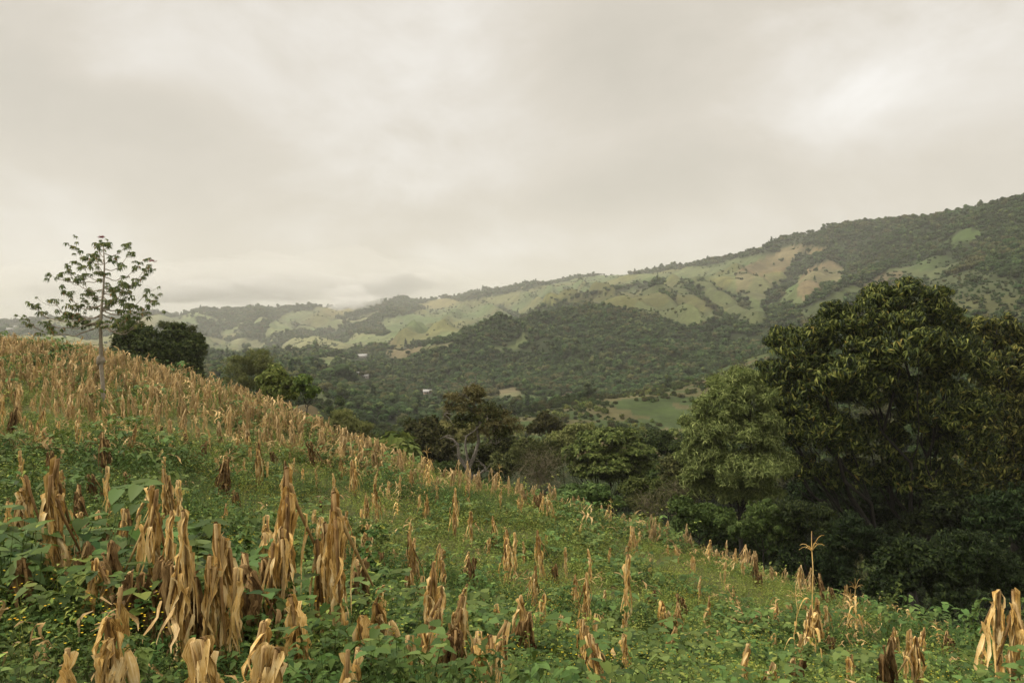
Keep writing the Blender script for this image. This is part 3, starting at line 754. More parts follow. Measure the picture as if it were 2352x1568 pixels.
CROWNS = [far_crown(0, 'round'), far_crown(1, 'round', 9), far_crown(2, 'round', 6), far_crown(3, 'wide', 8), far_crown(4, 'tall', 7),
          far_crown(5, 'wide', 9, mat=M['crown_olive']), far_crown(6, 'round', 8, mat=M['crown_olive']), far_crown(7, 'cone', 8, 360), far_crown(8, 'round', 10, 500, .14)]

# crowns for the trees close enough to show their leaves
def near_crown(i, kind, mat, n=1500, size=.13, nl=8, spread=(.45, .45, .3)):
    rs = np.random.RandomState(170 + i); a = Acc()
    for k in range(nl):
        c = rs.randn(3) * spread; r = .36 + .2 * rs.rand()
        for j in range(5):
            q_ = sphere_dirs(1, rs)[0]; q_[2] = abs(q_[2]) - .3
            p, d = lobe_points(c + q_ * r * .6, np.array((r, r, r * .8)) * .55, n // nl // 5, rs, .35, -.9); stamp_ros(a, kind, p, d, size, rs)
    for k in range(10):
        e = rs.randn(3) * spread; tube(a, curve((0, 0, -.9), e, 0, 5, rs, .04), [.04, .035, .025, .015, .006], 4, False)
    return a.mesh('near_crown_shape', M[mat])
CROWNS += [near_crown(0, 'small', 'dense'), near_crown(1, 'small', 'crown_olive', spread=(.5, .5, .2)), near_crown(2, 'mango', 'dense', size=.15), near_crown(3, 'flat', 'dense', 1300, .14, spread=(.35, .35, .45))]
# ------------------------------------------------------------------ houses, mast, low cloud
def plain_mat(name, a, b_, sc=2.0, rough=.7):
    m, t, b, out = new_mat(name); g = t.nodes.new('ShaderNodeNewGeometry')
    n = noise(t, g.outputs['Position'], sc, 5, .6); r = ramp(t, [(.3, a), (.7, b_)]); t.links.new(n, r.inputs['Fac'])
    t.links.new(r.outputs[0], b.inputs['Base Color']); b.inputs['Roughness'].default_value = rough; return m
M['wall_white'] = plain_mat('whitewashed_wall', (.22, .20, .17), (.32, .29, .25))
M['wall_mud'] = plain_mat('adobe_wall', (.30, .22, .15), (.42, .32, .22))
M['roof_zinc'] = plain_mat('pale_metal_roof', (.25, .24, .23), (.40, .39, .37), 1.0, .4)
M['dark_gap'] = plain_mat('dark_opening', (.02, .018, .015), (.04, .035, .03))
def abox(a, x0, x1, y0, y1, z0, z1):
    v = [(x, y, z) for z in (z0, z1) for y in (y0, y1) for x in (x0, x1)]
    a.add(v, [(0, 2, 3, 1), (4, 5, 7, 6), (0, 1, 5, 4), (2, 6, 7, 3), (0, 4, 6, 2), (1, 3, 7, 5)])
HOUSES = [ # px, py, depth window, width, length, wall height, yaw, wall, label, category
 (832, 822, 900, 1500, 24, 11, 3.0, .75, 'wall_white', 'large white metal-roofed shed on the valley floor left of centre', 'shed'),
 (819, 860, 600, 1100, 9, 4, 2.6, .3, 'wall_mud', 'small pale-roofed house below the white shed', 'house'),
 (839, 868, 560, 1100, 15, 5, 2.6, -.2, 'wall_white', 'longer white-roofed house right of the small pale-roofed house', 'house'),
 (982, 904, 500, 1000, 18, 5, 2.8, .08, 'wall_mud', 'long low house with pillared porch among the valley woods', 'house'),
 (22, 758, 1500, 2600, 16, 9, 3.2, .2, 'wall_white', 'white house among dark woods at the far left', 'house'),
 (36, 752, 1600, 2900, 9, 8, 3.0, -.3, 'wall_white', 'smaller white house right of the far left white house', 'house')]
CLEAR = []
def ground_window(px, py, lo, hi):
    ds = np.linspace(lo, hi, 300); x = (px - W2) / F * ds; v = height(x, ds) / ds
    k = np.where(v >= (HY - py) / F)[0]; d = ds[k[0]] if len(k) else ds[int(np.argmax(v))]
    return ground(px, d)
for px, py, lo, hi, w, l, h, yaw, wm, lab, cat in HOUSES:
    g = ground_window(px, py, lo, hi); w = w / F * g[1]; h = min(h, w * .3); CLEAR.append((g[0], g[1], w))
    root = empty('shed' if cat == 'shed' else 'house', g + (0, 0, .2), lab, cat, None, yaw)
    a = Acc(); abox(a, -w / 2, w / 2, -l / 2, l / 2, -3, h); a.build('wall', M[wm], root)
    rp = l * .30; a = Acc(); o = .6
    for y0, z0, y1, z1 in ((-l / 2 - o, h - .1, 0, h + rp), (0, h + rp, l / 2 + o, h - .1)):
        v = [(-w / 2 - o, y0, z0), (w / 2 + o, y0, z0), (w / 2 + o, y1, z1), (-w / 2 - o, y1, z1)]
        v += [(x, y, z + .12) for x, y, z in v]
        a.add(v, [(3, 2, 1, 0), (4, 5, 6, 7), (0, 1, 5, 4), (1, 2, 6, 5), (2, 3, 7, 6), (3, 0, 4, 7)])
    a.build('roof', M['roof_zinc'], root)
    for sx in (-1, 1):
        a = Acc(); a.add([(sx * w / 2 * 1.0, -l / 2, h), (sx * w / 2, l / 2, h), (sx * w / 2, 0, h + rp - .05)], [(0, 1, 2)]); a.build('gable', M[wm], root)
    a = Acc(); abox(a, -.5, .5, -l / 2 - .03, -l / 2 + .05, 0, 2.1); a.build('door', M['dark_gap'], root)
    for sx in (-.3, .3):
        a = Acc(); abox(a, sx * w - .6, sx * w + .6, -l / 2 - .03, -l / 2 + .05, .9, 1.9); a.build('window', M['dark_gap'], root)
    if 'pillared' in lab:
        for k in range(5): a = Acc(); x = -w / 2 + k * w / 4; abox(a, x - .15, x + .15, -l / 2 - 1.8, -l / 2 - 1.5, -2, h - .2); a.build('pillar', M['wall_white'], root)
        a = Acc(); abox(a, -w / 2 - .5, w / 2 + .5, -l / 2 - 2.2, -l / 2 - .1, h - .2, h - .08); a.build('porch_roof', M['roof_zinc'], root)
# thin mast on the far left ridge
g = ground(15, 2850); mast = empty('radio_mast', g, 'thin radio mast on the far ridge at the left edge', 'mast')
a = Acc(); tube(a, [(0, 0, -2), (0, 0, 45)], [1.0, .6], 4); a.build('pole', M['dark_gap'], mast)
for z in (30, 38): a = Acc(); tube(a, [(-3, 0, z), (3, 0, z)], .4, 4); a.build('crossbar', M['dark_gap'], mast)
# cloud resting on the far ridge
mist_mat = vol_mat('low_cloud', .0020, (.97, .97, .96)); mist_thin = vol_mat('thin_mist', .0007, (.97, .97, .96))
mist_dense = vol_mat('bright_wisp', .0075, (.985, .985, .98))
def puff(px, py, d, rx, rz, ry, mat, name, label, seed):
    v, f = ico(4); rs = np.random.RandomState(seed); ph = rs.rand(6) * 6.28
    b = 1 + .18 * np.sin(v[:, 0] * 4 + ph[0]) * np.sin(v[:, 2] * 3 + ph[1]) + .13 * np.sin(v[:, 0] * 9 + ph[2] + v[:, 2] * 5) + .08 * np.sin(v[:, 0] * 17 + v[:, 2] * 13 + ph[3])
    a = Acc(); a.add(v * b[:, None] * (rx, ry, rz), f); o = a.build(name, mat, None, True); o.location = P(px, py, d); return tag(o, label, None, None, 'stuff')
PUFFS = [(420, 640, 4300, 900, 120, 500, 1), (760, 630, 4400, 700, 130, 500, 1), (150, 660, 4200, 900, 100, 500, 1), (795, 676, 3300, 95, 40, 110, 0), (1000, 655, 4300, 420, 70, 300, 1), (300, 668, 3800, 560, 62, 300, 0), (520, 668, 3900, 420, 66, 300, 0), (700, 660, 3900, 330, 70, 260, 0), (860, 655, 4100, 260, 64, 260, 0), (960, 648, 4100, 230, 50, 240, 1),
         (800, 694, 3150, 62, 26, 90, 0), (822, 700, 3120, 46, 20, 80, 0), (778, 706, 3100, 40, 12, 70, 1), (850, 690, 3180, 50, 22, 80, 1), (60, 700, 3300, 480, 34, 260, 1), (180, 700, 3500, 420, 40, 260, 1)]
for i, (px, py, d, rx, rz, ry, th_) in enumerate(PUFFS):
    puff(px, py, d, rx, rz, ry, mist_dense if d < 3320 and rx < 100 else mist_thin if th_ else mist_mat, 'low_cloud', 'pale low cloud drifting over the far ridge', 700 + i)
# ------------------------------------------------------------------ far woods
DS_X = [-700, 0, 300, 600, 900, 1200, 1500, 1800, 2100, 2352, 2900]
DS_D = [120, 92, 88, 66, 54, 49, 51, 45, 33, 22, 15]
def d_sky(x, y):
    return np.interp(x / y * F + W2, DS_X, DS_D)
# what can be seen from the camera (with a margin for a step to the side)
VT = np.radians(np.linspace(-42, 42, 600)); VR = np.exp(np.linspace(math.log(5), math.log(7000), 500))
_vx = (VR[:, None] * np.sin(VT)); _vy = (VR[:, None] * np.cos(VT))
_vz = height(_vx.ravel(), _vy.ravel()).reshape(_vx.shape)
_vm = np.maximum.accumulate(_vz / VR[:, None], axis=0)
def seen(x, y, ztop, margin):
    r = np.hypot(x, y); t = np.arctan2(x, y)
    i = np.clip(((np.log(r) - math.log(5)) / (math.log(7000) - math.log(5)) * 499).astype(int) - 1, 0, 499)
    j = np.clip(((t - VT[0]) / (VT[-1] - VT[0]) * 599).astype(int), 0, 599)
    return ztop / r > _vm[i, j] - margin
rsf = np.random.RandomState(21)
def grid_pts(s, r0, r1, um=0.80):
    n = int(r1 * um / s); m_ = int(r1 / s)
    gx, gy = np.meshgrid(np.arange(-n, n + 1), np.arange(0, m_ + 1))
    x = (gx + rsf.rand(*gx.shape) * .95).ravel() * s; y = (gy + rsf.rand(*gx.shape) * .95).ravel() * s
    r = np.hypot(x, y); k = (r > r0) & (r < r1) & (np.abs(x) < um * y)
    return x[k], y[k]
x1, y1 = grid_pts(6.2, 110, 1030)
st = 0.006
la = np.arange(math.log(1030), math.log(5600), st); ta = np.arange(-.68, .68, st)
LG, TG = np.meshgrid(la, ta); LG = LG + rsf.rand(*LG.shape) * st; TG = TG + rsf.rand(*TG.shape) * st
x2, y2 = (np.exp(LG) * np.sin(TG)).ravel(), (np.exp(LG) * np.cos(TG)).ravel()
wx = np.concatenate([x1, x2]); wy = np.concatenate([y1, y2])
wr = np.hypot(wx, wy); wz = height(wx, wy)
size = np.where(wr < 1030, 4.3, wr * st * .72) * (0.65 + .75 * rsf.rand(len(wx)) ** 1.5)
k = seen(wx, wy, wz + 2.0 * size, .012)
wx, wy, wz, wr, size = [a[k] for a in (wx, wy, wz, wr, size)]
kk = cover(wx, wy, wz)
rw1, rw2 = ribs(wx, wy)
prob = np.ones(len(wx))
pxw = wx / wy * F + W2
clump = fbm(wx, wy, 90, 3)
prob[kk >= 0] = np.where(clump[kk >= 0] > .22, .22, .018)
prob[kk == 14] = np.where(fbm(wx, wy, 28, 2)[kk == 14] > .1, .10, .02)      # scrubby spur
prob[kk == 13] = .8
dip = ridged(wx, wy, 110, 3)
prob[(kk < 0)] = np.where(clump[kk < 0] < -.36, .45, 1.0)
edge_ = ridged(wx + .7 * wy, (wy - .7 * wx) * .4, 170, 3)
far_f = (kk >= 0) & (wr > 900)
prob[far_f] = np.where(rw1[far_f] < -.12, .38, np.where(edge_[far_f] < -.3, .5, np.where(clump[far_f] > .3, .4, .025)))
low_ = (HY - (wz + 1.5 * size) / wy * F) < 1000
prob[(wr < 350) & (pxw > 980) & (pxw < 1620)] *= np.where(low_[(wr < 350) & (pxw > 980) & (pxw < 1620)], .10, .55)
prob[(wr < 420) & (pxw < 560)] = 0
prob[(wr < 150) & (pxw < 900)] = 0
prob[(wr < 185) & (pxw < 800)] = 0
vtop, pw_ = (wz + 1.7 * size) / wy, pxw
for (cx_, cy_, cr_), hz_ in zip(CLEAR, HOUSES):
    vb = (HY - hz_[1] - 2) / F
    near_ = np.hypot(wx - cx_, wy - cy_) < cr_ * .75
    blk_ = (np.abs(pw_ - hz_[0]) < cr_ * .5 / cy_ * F + size / wy * F * .8) & (wy < cy_ + 4) & (vtop > vb)
    prob[near_ | blk_] = 0
k = rsf.rand(len(wx)) < prob
wx, wy, wz, wr, size, kk, clump = [a[k] for a in (wx, wy, wz, wr, size, kk, clump)]
size[kk >= 0] *= .62
size *= 1 - .36 * smooth(1300, 2200, wr)
size[(wr > 900) & (kk >= 0)] *= .75
size[(wr < 420) & (wx / wy * F + W2 < 1620)] *= .75
size[(kk == 14)] *= .62
size[(kk == 13)] *= .6
SPECIAL_TREES = []     # filled below; the woods keep clear of them
which = rsf.randint(0, 5, len(wx)); ol = fbm(wx, wy, 150, 2) > .15
which[ol & (rsf.rand(len(wx)) < .32)] = 5
which[rsf.rand(len(wx)) < .08] = 6
which[rsf.rand(len(wx)) < .05] = 7
which[(rsf.rand(len(wx)) < .2) & (wr < 800)] = 8

nr_ = wr < 380
which[nr_] = rsf.randint(9, 13, nr_.sum())
# the largest ones in view are trees of their own; the rest is the wood
app = size / wr
u_ = wx / wy
vis = seen(wx, wy, wz + .6 * size, 0.0) & (np.abs(u_) < .645)
order = np.argsort(-np.where(vis, app, 0))
IND = order[:190]
rest = np.ones(len(wx), bool); rest[IND] = False
woods = scatter('woods', np.stack([wx, wy, wz + size * .55], 1)[rest], rsf.rand(rest.sum()) * 6.28, size[rest], which[rest],
                proto_coll('crown_shape', CROWNS), len(CROWNS), zs=.75 + .5 * rsf.rand(rest.sum()))
tag(woods, 'mass of dark green broadleaf woods covering the far valley slopes', 'woods')
print('woods', rest.sum())

# trunk shared by the valley trees
ta_ = Acc(); tube(ta_, [(0, 0, -1.2), (.02, 0, -.6), (0, .03, .1)], [.07, .05, .02], 5)
TRUNK = ta_.mesh('trunk', M['bark_dark'])
KIND = ['rounded dark green tree', 'rounded dark green tree', 'rounded dark green tree', 'low spreading tree', 'narrow upright tree',
        'low spreading olive tree', 'rounded olive green tree', 'pointed dark green tree', 'broad leafy green tree', 'small-leaved dark green tree', 'open olive-leaved tree', 'large-leaved dark tree', 'upright leafy green tree']
def valley_place(x, y):
    px = x / y * F + W2
    if px > 1750: return 'in the ravine at right' if y < 500 else 'on the right hillside'
    k = cover(np.array([x, x]), np.array([y, y]), height(np.array([x, x]), np.array([y, y])))[0]
    if k == 14: return 'on the grassy spur'
    if y < 330: return 'in the hollow below the field'
    if px < 1100: return 'on the valley floor'
    return 'below the wooded hill'
def single_tree(x, y, z, s, w, label, group, zs=1.0, yaw=0.0):
    t_ = empty('tree', (x, y, z), label, 'tree', group, yaw)
    c = bpy.data.objects.new('crown', CROWNS[w]); COL.objects.link(c); c.parent = t_
    c.location = (0, 0, s * .85); c.scale = (s, s, s * zs)
    q_ = bpy.data.objects.new('trunk', TRUNK); COL.objects.link(q_); q_.parent = t_
    q_.location = (0, 0, s * .85); q_.scale = (s, s, s)
    return t_
VALLEY = []
for i in IND:
    pl = valley_place(wx[i], wy[i]); w = int(which[i])
    VALLEY.append((wx[i] / wy[i] * F + W2, wy[i], KIND[w], pl, single_tree(wx[i], wy[i], wz[i] - .1 * size[i], size[i], w, 'x', 'trees ' + pl, .8 + .4 * rsf.rand(), rsf.rand() * 6.28)))
ORD = ['leftmost', 'second from left', 'third from left', 'fourth from left', 'fifth from left', 'sixth from left', 'seventh from left', 'eighth from left', 'ninth from left', 'tenth from left', 'eleventh from left', 'twelfth from left', 'thirteenth from left', 'fourteenth from left', 'fifteenth from left', 'sixteenth from left', 'seventeenth from left', 'eighteenth from left', 'nineteenth from left', 'twentieth from left']
cells = {}
for px, d, kd, pl, ob in VALLEY:
    m_ = [q[1] for q in VALLEY if q[3] == pl]; q5 = np.percentile(m_, [20, 40, 60, 80]); row = ['nearest row', 'second row', 'middle row', 'fourth row', 'farthest row'][int(np.searchsorted(q5, d))]
    cells.setdefault((kd, pl, row), []).append((px, ob))
for (kd, pl, row), l in cells.items():
    l.sort(key=lambda q: q[0])
    for i, (px, ob) in enumerate(l):
        ob['label'] = '%s %s, %s' % (kd, pl, row) + ('' if len(l) == 1 else ', ' + ORD[min(i, 19)])

# trees that stand out one by one: (px, py of the base, depth, crown width in px, shape, height factor, label)
LONE = [
 (2111, 618, 1000, 20, 4, 1.5, 'tall dark tree standing alone on the green field at upper right'),
 (2012, 634, 1050, 34, 3, .9, 'wide dark tree beside the tan field at upper right'),
 (1795, 608, 1750, 13, 0, 1.0, 'small round tree alone on the tan hillside'),
 (1851, 665, 1330, 13, 4, 1.6, 'narrow dark tree on the brown dome field'),
 (1808, 558, 1880, 14, 3, 1.0, 'flat topped tree on the ridge skyline above the tan field'),
 (1575, 745, 1020, 22, 0, 1.2, 'dark round tree alone among the green ribs of the slope'),
 (1535, 912, 415, 28, 4, 1.2, 'tall dark tree on the crest of the grassy spur'),
 (1535, 880, 470, 32, 8, 1.1, 'broad tree just behind the crest of the grassy spur'),
 (1315, 943, 380, 22, 0, 1.0, 'small round bush on the crest line of the grassy spur'),
 (1718, 818, 560, 44, 8, 1.0, 'big dark tree at the upper end of the grassy spur'),
 (780, 862, 620, 74, 8, .85, 'large dark spreading tree below the pale sloping field'),
 (811, 832, 800, 16, 4, 1.4, 'narrow tree below the white shed roof'),
 (938, 803, 1150, 16, 3, 1.0, 'small spreading tree on the tan field left of centre'),
 (1000, 792, 1150, 18, 0, 1.2, 'dark round tree at the right end of the tan field'),
 (1166, 915, 560, 14, 3, 1.3, 'umbrella shaped tree below the wooded hill'),
 (1330, 868, 720, 40, 8, .9, 'broad dark tree at the right end of the orange field'),
 (1400, 850, 760, 42, 6, .9, 'broad olive tree at the foot of the wooded hill'),
 (2240, 700, 620, 30, 0, 1.0, 'dark bush on the scrubby slope at right'),
 (720, 855, 700, 60, 8, .8, 'broad dark tree at left edge of the pale sloping field'),
 (880, 815, 1000, 34, 0, .9, 'round tree right of the white shed roof'),
]
for px, py, d, wd, w, zs, lab in LONE:
    s = wd / 2 / F * d
    g0 = ground(px, d)
    z0 = min(g0[2], (HY - py) / F * d + 6) if abs(g0[2] - (HY - py) / F * d) > 8 else g0[2]
    single_tree(g0[0], d, g0[2] - .1 * s, s, w, lab, None, zs, px * 1.3)

# scrub on the spur and thicket in the hollow behind the field
def bush_mesh(i, mat, n=260, kind='small', size=.20, nl=5, flat=.7):
    rs = np.random.RandomState(300 + i); a = Acc()
    for k in range(nl):
        c = rs.randn(3) * (.36, .36, .2) + (0, 0, .35); r = np.array((.45, .45, .45 * flat)) * (.8 + .5 * rs.rand())
        p, d = lobe_points(c, r, n // nl, rs, .45, -.9); stamp_ros(a, kind, p, d, size, rs)
    for k in range(7):
        e = rs.randn(3) * (.4, .4, .15) + (0, 0, .6); tube(a, [(0, 0, -.3), e * (.4, .4, .5), e], [.03, .02, .008], 4, False)
    return a.mesh('bush_shape', mat)
BUSH = [bush_mesh(0, M['crown_olive']), bush_mesh(1, M['dense'], 320), bush_mesh(2, M['layered'], 300, 'flat', .22), bush_mesh(3, M['fresh'], 300, 'small', .18),
        bush_mesh(4, M['dense'], 300, 'mango', .22), bush_mesh(5, M['crown_olive'], 300, 'fine', .24)]
bc = proto_coll('bush_shape', BUSH)
x3, y3 = grid_pts(3.0, 18, 150, .85)
k = (y3 > d_sky(x3, y3) * 1.16 + 2) & (x3 / y3 * F + W2 > 820)
x3, y3 = x3[k], y3[k]
x4, y4 = grid_pts(3.4, 150, 560, .7)
z4 = height(x4, y4); k4 = cover(x4, y4, z4); nn = fbm(x4, y4, 26, 3)
m4 = (k4 == 14) & (((nn > -.04) & (rsf.rand(len(x4)) < .7)) | (rsf.rand(len(x4)) < .05)) & (z4 / y4 * F < HY - 935 + 9999)
x4, y4 = x4[m4], y4[m4]
bx = np.concatenate([x3, x4]); by = np.concatenate([y3, y4]); bz = height(bx, by)
bs = np.concatenate([1.5 + 1.7 * rsf.rand(len(x3)), .8 + 1.5 * rsf.rand(len(x4)) ** 2])
bs[:len(x3)] *= np.where((y3 > 58) & (x3 / y3 * F + W2 < 1620), 1.3, 1.0)
bw = rsf.randint(0, 6, len(bx)); pxb = bx / by * F + W2
bw[(pxb > 1560) & (by < 150)] = np.where(rsf.rand(((pxb > 1560) & (by < 150)).sum()) < .75, 1, 4)
k = seen(bx, by, bz + bs * 1.5, .03)
thicket = scatter('thicket', np.stack([bx, by, bz], 1)[k], rsf.rand(k.sum()) * 6.28, bs[k], bw[k], bc, 6)
tag(thicket, 'tangled green thicket and scrub filling the hollow behind the field', 'thicket')
print('thicket', k.sum())
# ------------------------------------------------------------------ the nearer trees, one by one
def hero(name, label, cat, px0, d0, lobes, kind, n, size, leafm, barkm, tr=.18, twigs=5, seed=0, inner=.5, group=None, fork=.35, limb=.5, lowcut=-.75, lean=.7, hidden_drop=0.0):
    """lobes: (px, py, rx, ry, depth offset) in picture units at depth d0"""
    rs = np.random.RandomState(500 + seed)
    g0 = ground(px0, d0); s = d0 / F
    root = empty(name, g0, label, cat, group)
    cr, tk = Acc(), Acc()
    tot = sum(l[2] * l[3] for l in lobes)
    cs = []
    for l in lobes:
        c = P(l[0], l[1], d0); c[1] += l[4]; c = c - g0
        r = np.array((l[2] * s, (l[2] * .5 + l[3] * .5) * s, l[3] * s)); cs.append((c, r))
        # each lobe is a cluster of smaller tufts so that the outline is broken and gaps stay open
        nt_ = int(np.clip(l[2] * l[3] / 240, 3, 22)); dd = sphere_dirs(nt_ * 2, rs); dd = dd[dd[:, 2] > -.6][:nt_]
        nn_ = n * l[2] * l[3] / tot
        p, dr = lobe_points(c, r * .8, int(nn_ * .38), rs, inner, lowcut); stamp_ros(cr, kind, p, dr, size, rs, lean)
        for q_ in dd:
            p, dr = lobe_points(c + q_ * r * rs.uniform(.7, .95), r * rs.uniform(.22, .36) * (1, 1, .8), int(nn_ * .62 / len(dd)), rs, .3, -.9); stamp_ros(cr, kind, p, dr, size, rs, lean)
    mid = np.mean([c for c, r in cs], 0); low = min(c[2] - r[2] for c, r in cs)
    fz = max(.4, min(low + .25 * (mid[2] - low), mid[2] * fork + low * .3))
    fk = np.array((mid[0] * .25, mid[1] * .25, fz))
    p = curve((0, 0, -.5), fk, 0, 6, rs, .02); tube(tk, p, np.linspace(tr, tr * .75, 6), 8)
    for j_, (c, r) in enumerate(cs):
        if len(cs) > 10 and j_ % 2: continue
        p = curve(fk, c, -.06, 8, rs, .025); tube(tk, p, np.linspace(tr * limb, tr * .18, 8), 6)
        for k in range(twigs):
            dr = sphere_dirs(1, rs)[0]; dr[2] = abs(dr[2]) * .8
            q = curve(p[rs.randint(3, 8)], c + dr * r * .9, -.05, 6, rs, .03)
            tube(tk, q, np.linspace(tr * .16, tr * .03, 6), 4, False)
    cr.build('crown', M[leafm], root)
    tk.build('trunk', M[barkm], root, smooth=True)
    return root

# round dark tree behind the crest at left
hero('tree', 'dense dark round tree behind the field crest, right of the pale-trunked tree', 'tree', 372, 96,
     [(300, 775, 44, 32, 0), (330, 812, 62, 40, -1), (385, 805, 60, 40, 1), (420, 838, 42, 36, 0), (432, 800, 32, 30, 1), (350, 850, 50, 25, 0), (275, 800, 22, 26, 0), (358, 802, 52, 44, 0), (375, 835, 48, 36, -1), (395, 765, 34, 18, 1), (440, 862, 24, 20, 0)],
     'small', 5400, .42, 'dense', 'bark_dark', .20, 7, 1)
hero('tree', 'sparse olive tree with bare upper twigs touching the dense dark round tree', 'tree', 425, 104,
     [(400, 762, 40, 22, 0), (445, 800, 28, 26, 0), (440, 765, 20, 16, 0)], 'fine', 520, .45, 'crown_olive', 'bark_dark', .16, 14, 2, inner=.3)
hero('tree', 'pale feathery thin-crowned tree left of the bright green tree', 'tree', 585, 110,
     [(545, 845, 48, 32, 0), (590, 840, 55, 36, 1), (620, 870, 40, 35, 0), (560, 880, 50, 30, -1)], 'fine', 2300, .34, 'feather', 'bark_grey', .14, 16, 3, inner=.2)
hero('tree', 'bright green round tree standing on the right end of the dry maize crest', 'tree', 636, 70,
     [(632, 862, 34, 30, 0), (615, 885, 28, 26, 0), (655, 885, 30, 28, 0), (635, 905, 40, 24, 0), (668, 905, 18, 16, 0)], 'flat', 1900, .30, 'lime', 'bark_dark', .11, 6, 4, inner=.4)
hero('tree', 'small thin-stemmed green tree right of the bright green round tree', 'tree', 706, 66,
     [(698, 872, 22, 13, 0), (722, 895, 20, 10, 0), (690, 893, 16, 9, 0), (712, 908, 14, 7, 0)], 'flat', 460, .27, 'lime', 'bark_dark', .07, 4, 5, inner=.3)
hero('bush', 'low pale olive bush behind the crest below the small thin-stemmed tree', 'bush', 795, 92,
     [(790, 968, 40, 26, 0), (825, 985, 34, 22, 0), (760, 985, 34, 20, 0)], 'fine', 1700, .30, 'feather', 'bark_dark', .10, 8, 6, inner=.3)
hero('bush', 'dark low bush under the bright green round tree', 'bush', 640, 69,
     [(640, 942, 26, 14, 0), (615, 948, 18, 10, 0)], 'small', 420, .22, 'dense', 'bark_dark', .06, 5, 7)
# trees in the hollow, centre
hero('tree', 'wide dark olive tree left of the tangled grey-limbed tree', 'tree', 965, 80,
     [(925, 1030, 42, 34, 0), (980, 1005, 50, 36, 1), (1020, 1030, 40, 36, 0), (950, 1060, 60, 32, 0), (890, 1045, 26, 24, 0), (1000, 1070, 50, 30, 0)],
     'small', 3900, .34, 'crown_olive', 'bark_dark', .20, 7, 8)
hero('tree', 'dark leafy tree low behind the field edge, left of the tangled tree', 'tree', 1010, 66,
     [(1010, 1090, 46, 26, 0), (960, 1085, 40, 26, 0), (1050, 1100, 30, 22, 0)], 'small', 1700, .28, 'dense', 'bark_dark', .12, 5, 9)
hero('tree', 'broad flat-layered light green tree in the hollow right of centre', 'tree', 1405, 78,
     [(1400, 1000, 62, 24, 0), (1350, 1030, 58, 24, -1), (1440, 1030, 62, 26, 0), (1395, 1060, 80, 26, -1), (1470, 1062, 38, 24, 0), (1340, 1075, 46, 22, -1), (1420, 1088, 66, 18, 0), (1300, 1052, 22, 14, 0)],
     'flat', 5200, .30, 'layered', 'bark_dark', .24, 6, 10, inner=.6, lean=.35)
hero('tree', 'small round tree above the hollow, left of the light green layered tree', 'tree', 1253, 120,
     [(1250, 975, 30, 18, 0), (1228, 985, 18, 12, 0), (1275, 980, 20, 15, 0), (1252, 955, 12, 12, 0)], 'small', 900, .42, 'crown_olive', 'bark_dark', .14, 5, 11)
hero('bush', 'dark green shrub right of the tangled tree', 'bush', 1205, 68,
     [(1210, 1030, 36, 28, 0), (1245, 1050, 40, 32, 0), (1180, 1065, 30, 32, 0), (1150, 1075, 30, 30, 0)], 'small', 2000, .26, 'crown_olive', 'bark_dark', .10, 6, 12)
hero('bush', 'bright green leafy bush at the field edge below the layered tree', 'bush', 1330, 56,
     [(1310, 1135, 46, 26, 0), (1365, 1128, 42, 26, 0), (1270, 1150, 36, 18, 0), (1400, 1150, 40, 18, 0), (1235, 1155, 30, 14, 0)], 'flat', 2400, .20, 'fresh', 'bark_dark', .07, 6, 13)
hero('bush', 'bright green bush left of the grey dry brush on the field edge', 'bush', 1470, 58,
     [(1450, 1120, 34, 20, 0), (1500, 1125, 36, 22, 0), (1480, 1150, 50, 20, 0)], 'small', 1500, .20, 'fresh', 'bark_dark', .07, 6, 14)
for i_, (px0, d0, lb, mt, lab) in enumerate([
 (1130, 74, [(1120, 1040, 40, 26), (1160, 1020, 36, 22), (1100, 1065, 36, 22)], 'crown_olive', 'olive bush behind the crooked grey tree, to its right'),
 (1300, 92, [(1290, 1010, 40, 22), (1330, 990, 34, 18), (1265, 1030, 34, 20)], 'feather', 'pale olive bush behind the light green layered tree, to its left'),
 (1500, 96, [(1500, 1010, 40, 24), (1540, 1030, 44, 28), (1480, 1045, 36, 24)], 'dense', 'dark green tree between the layered tree and the willow-leaved tree'),
 (1545, 84, [(1560, 1075, 44, 26), (1520, 1085, 40, 24)], 'fresh', 'green bush between the layered tree and the grey dry brush'),
 (1090, 96, [(1060, 1000, 34, 18), (1030, 985, 30, 16), (1085, 985, 26, 14)], 'feather', 'pale olive tree directly behind the crooked grey tree'),
 (880, 96, [(880, 1030, 34, 20), (850, 1015, 28, 16), (905, 1045, 30, 18)], 'crown_olive', 'olive bush behind the crest at the left end of the hollow')]):
    hero('bush' if 'bush' in lab else 'tree', lab, 'bush' if 'bush' in lab else 'tree', px0, d0, [(a, b, c, d, 0) for a, b, c, d in lb], 'small', 2300, .30, mt, 'bark_dark', .12, 6, 80 + i_, inner=.4)
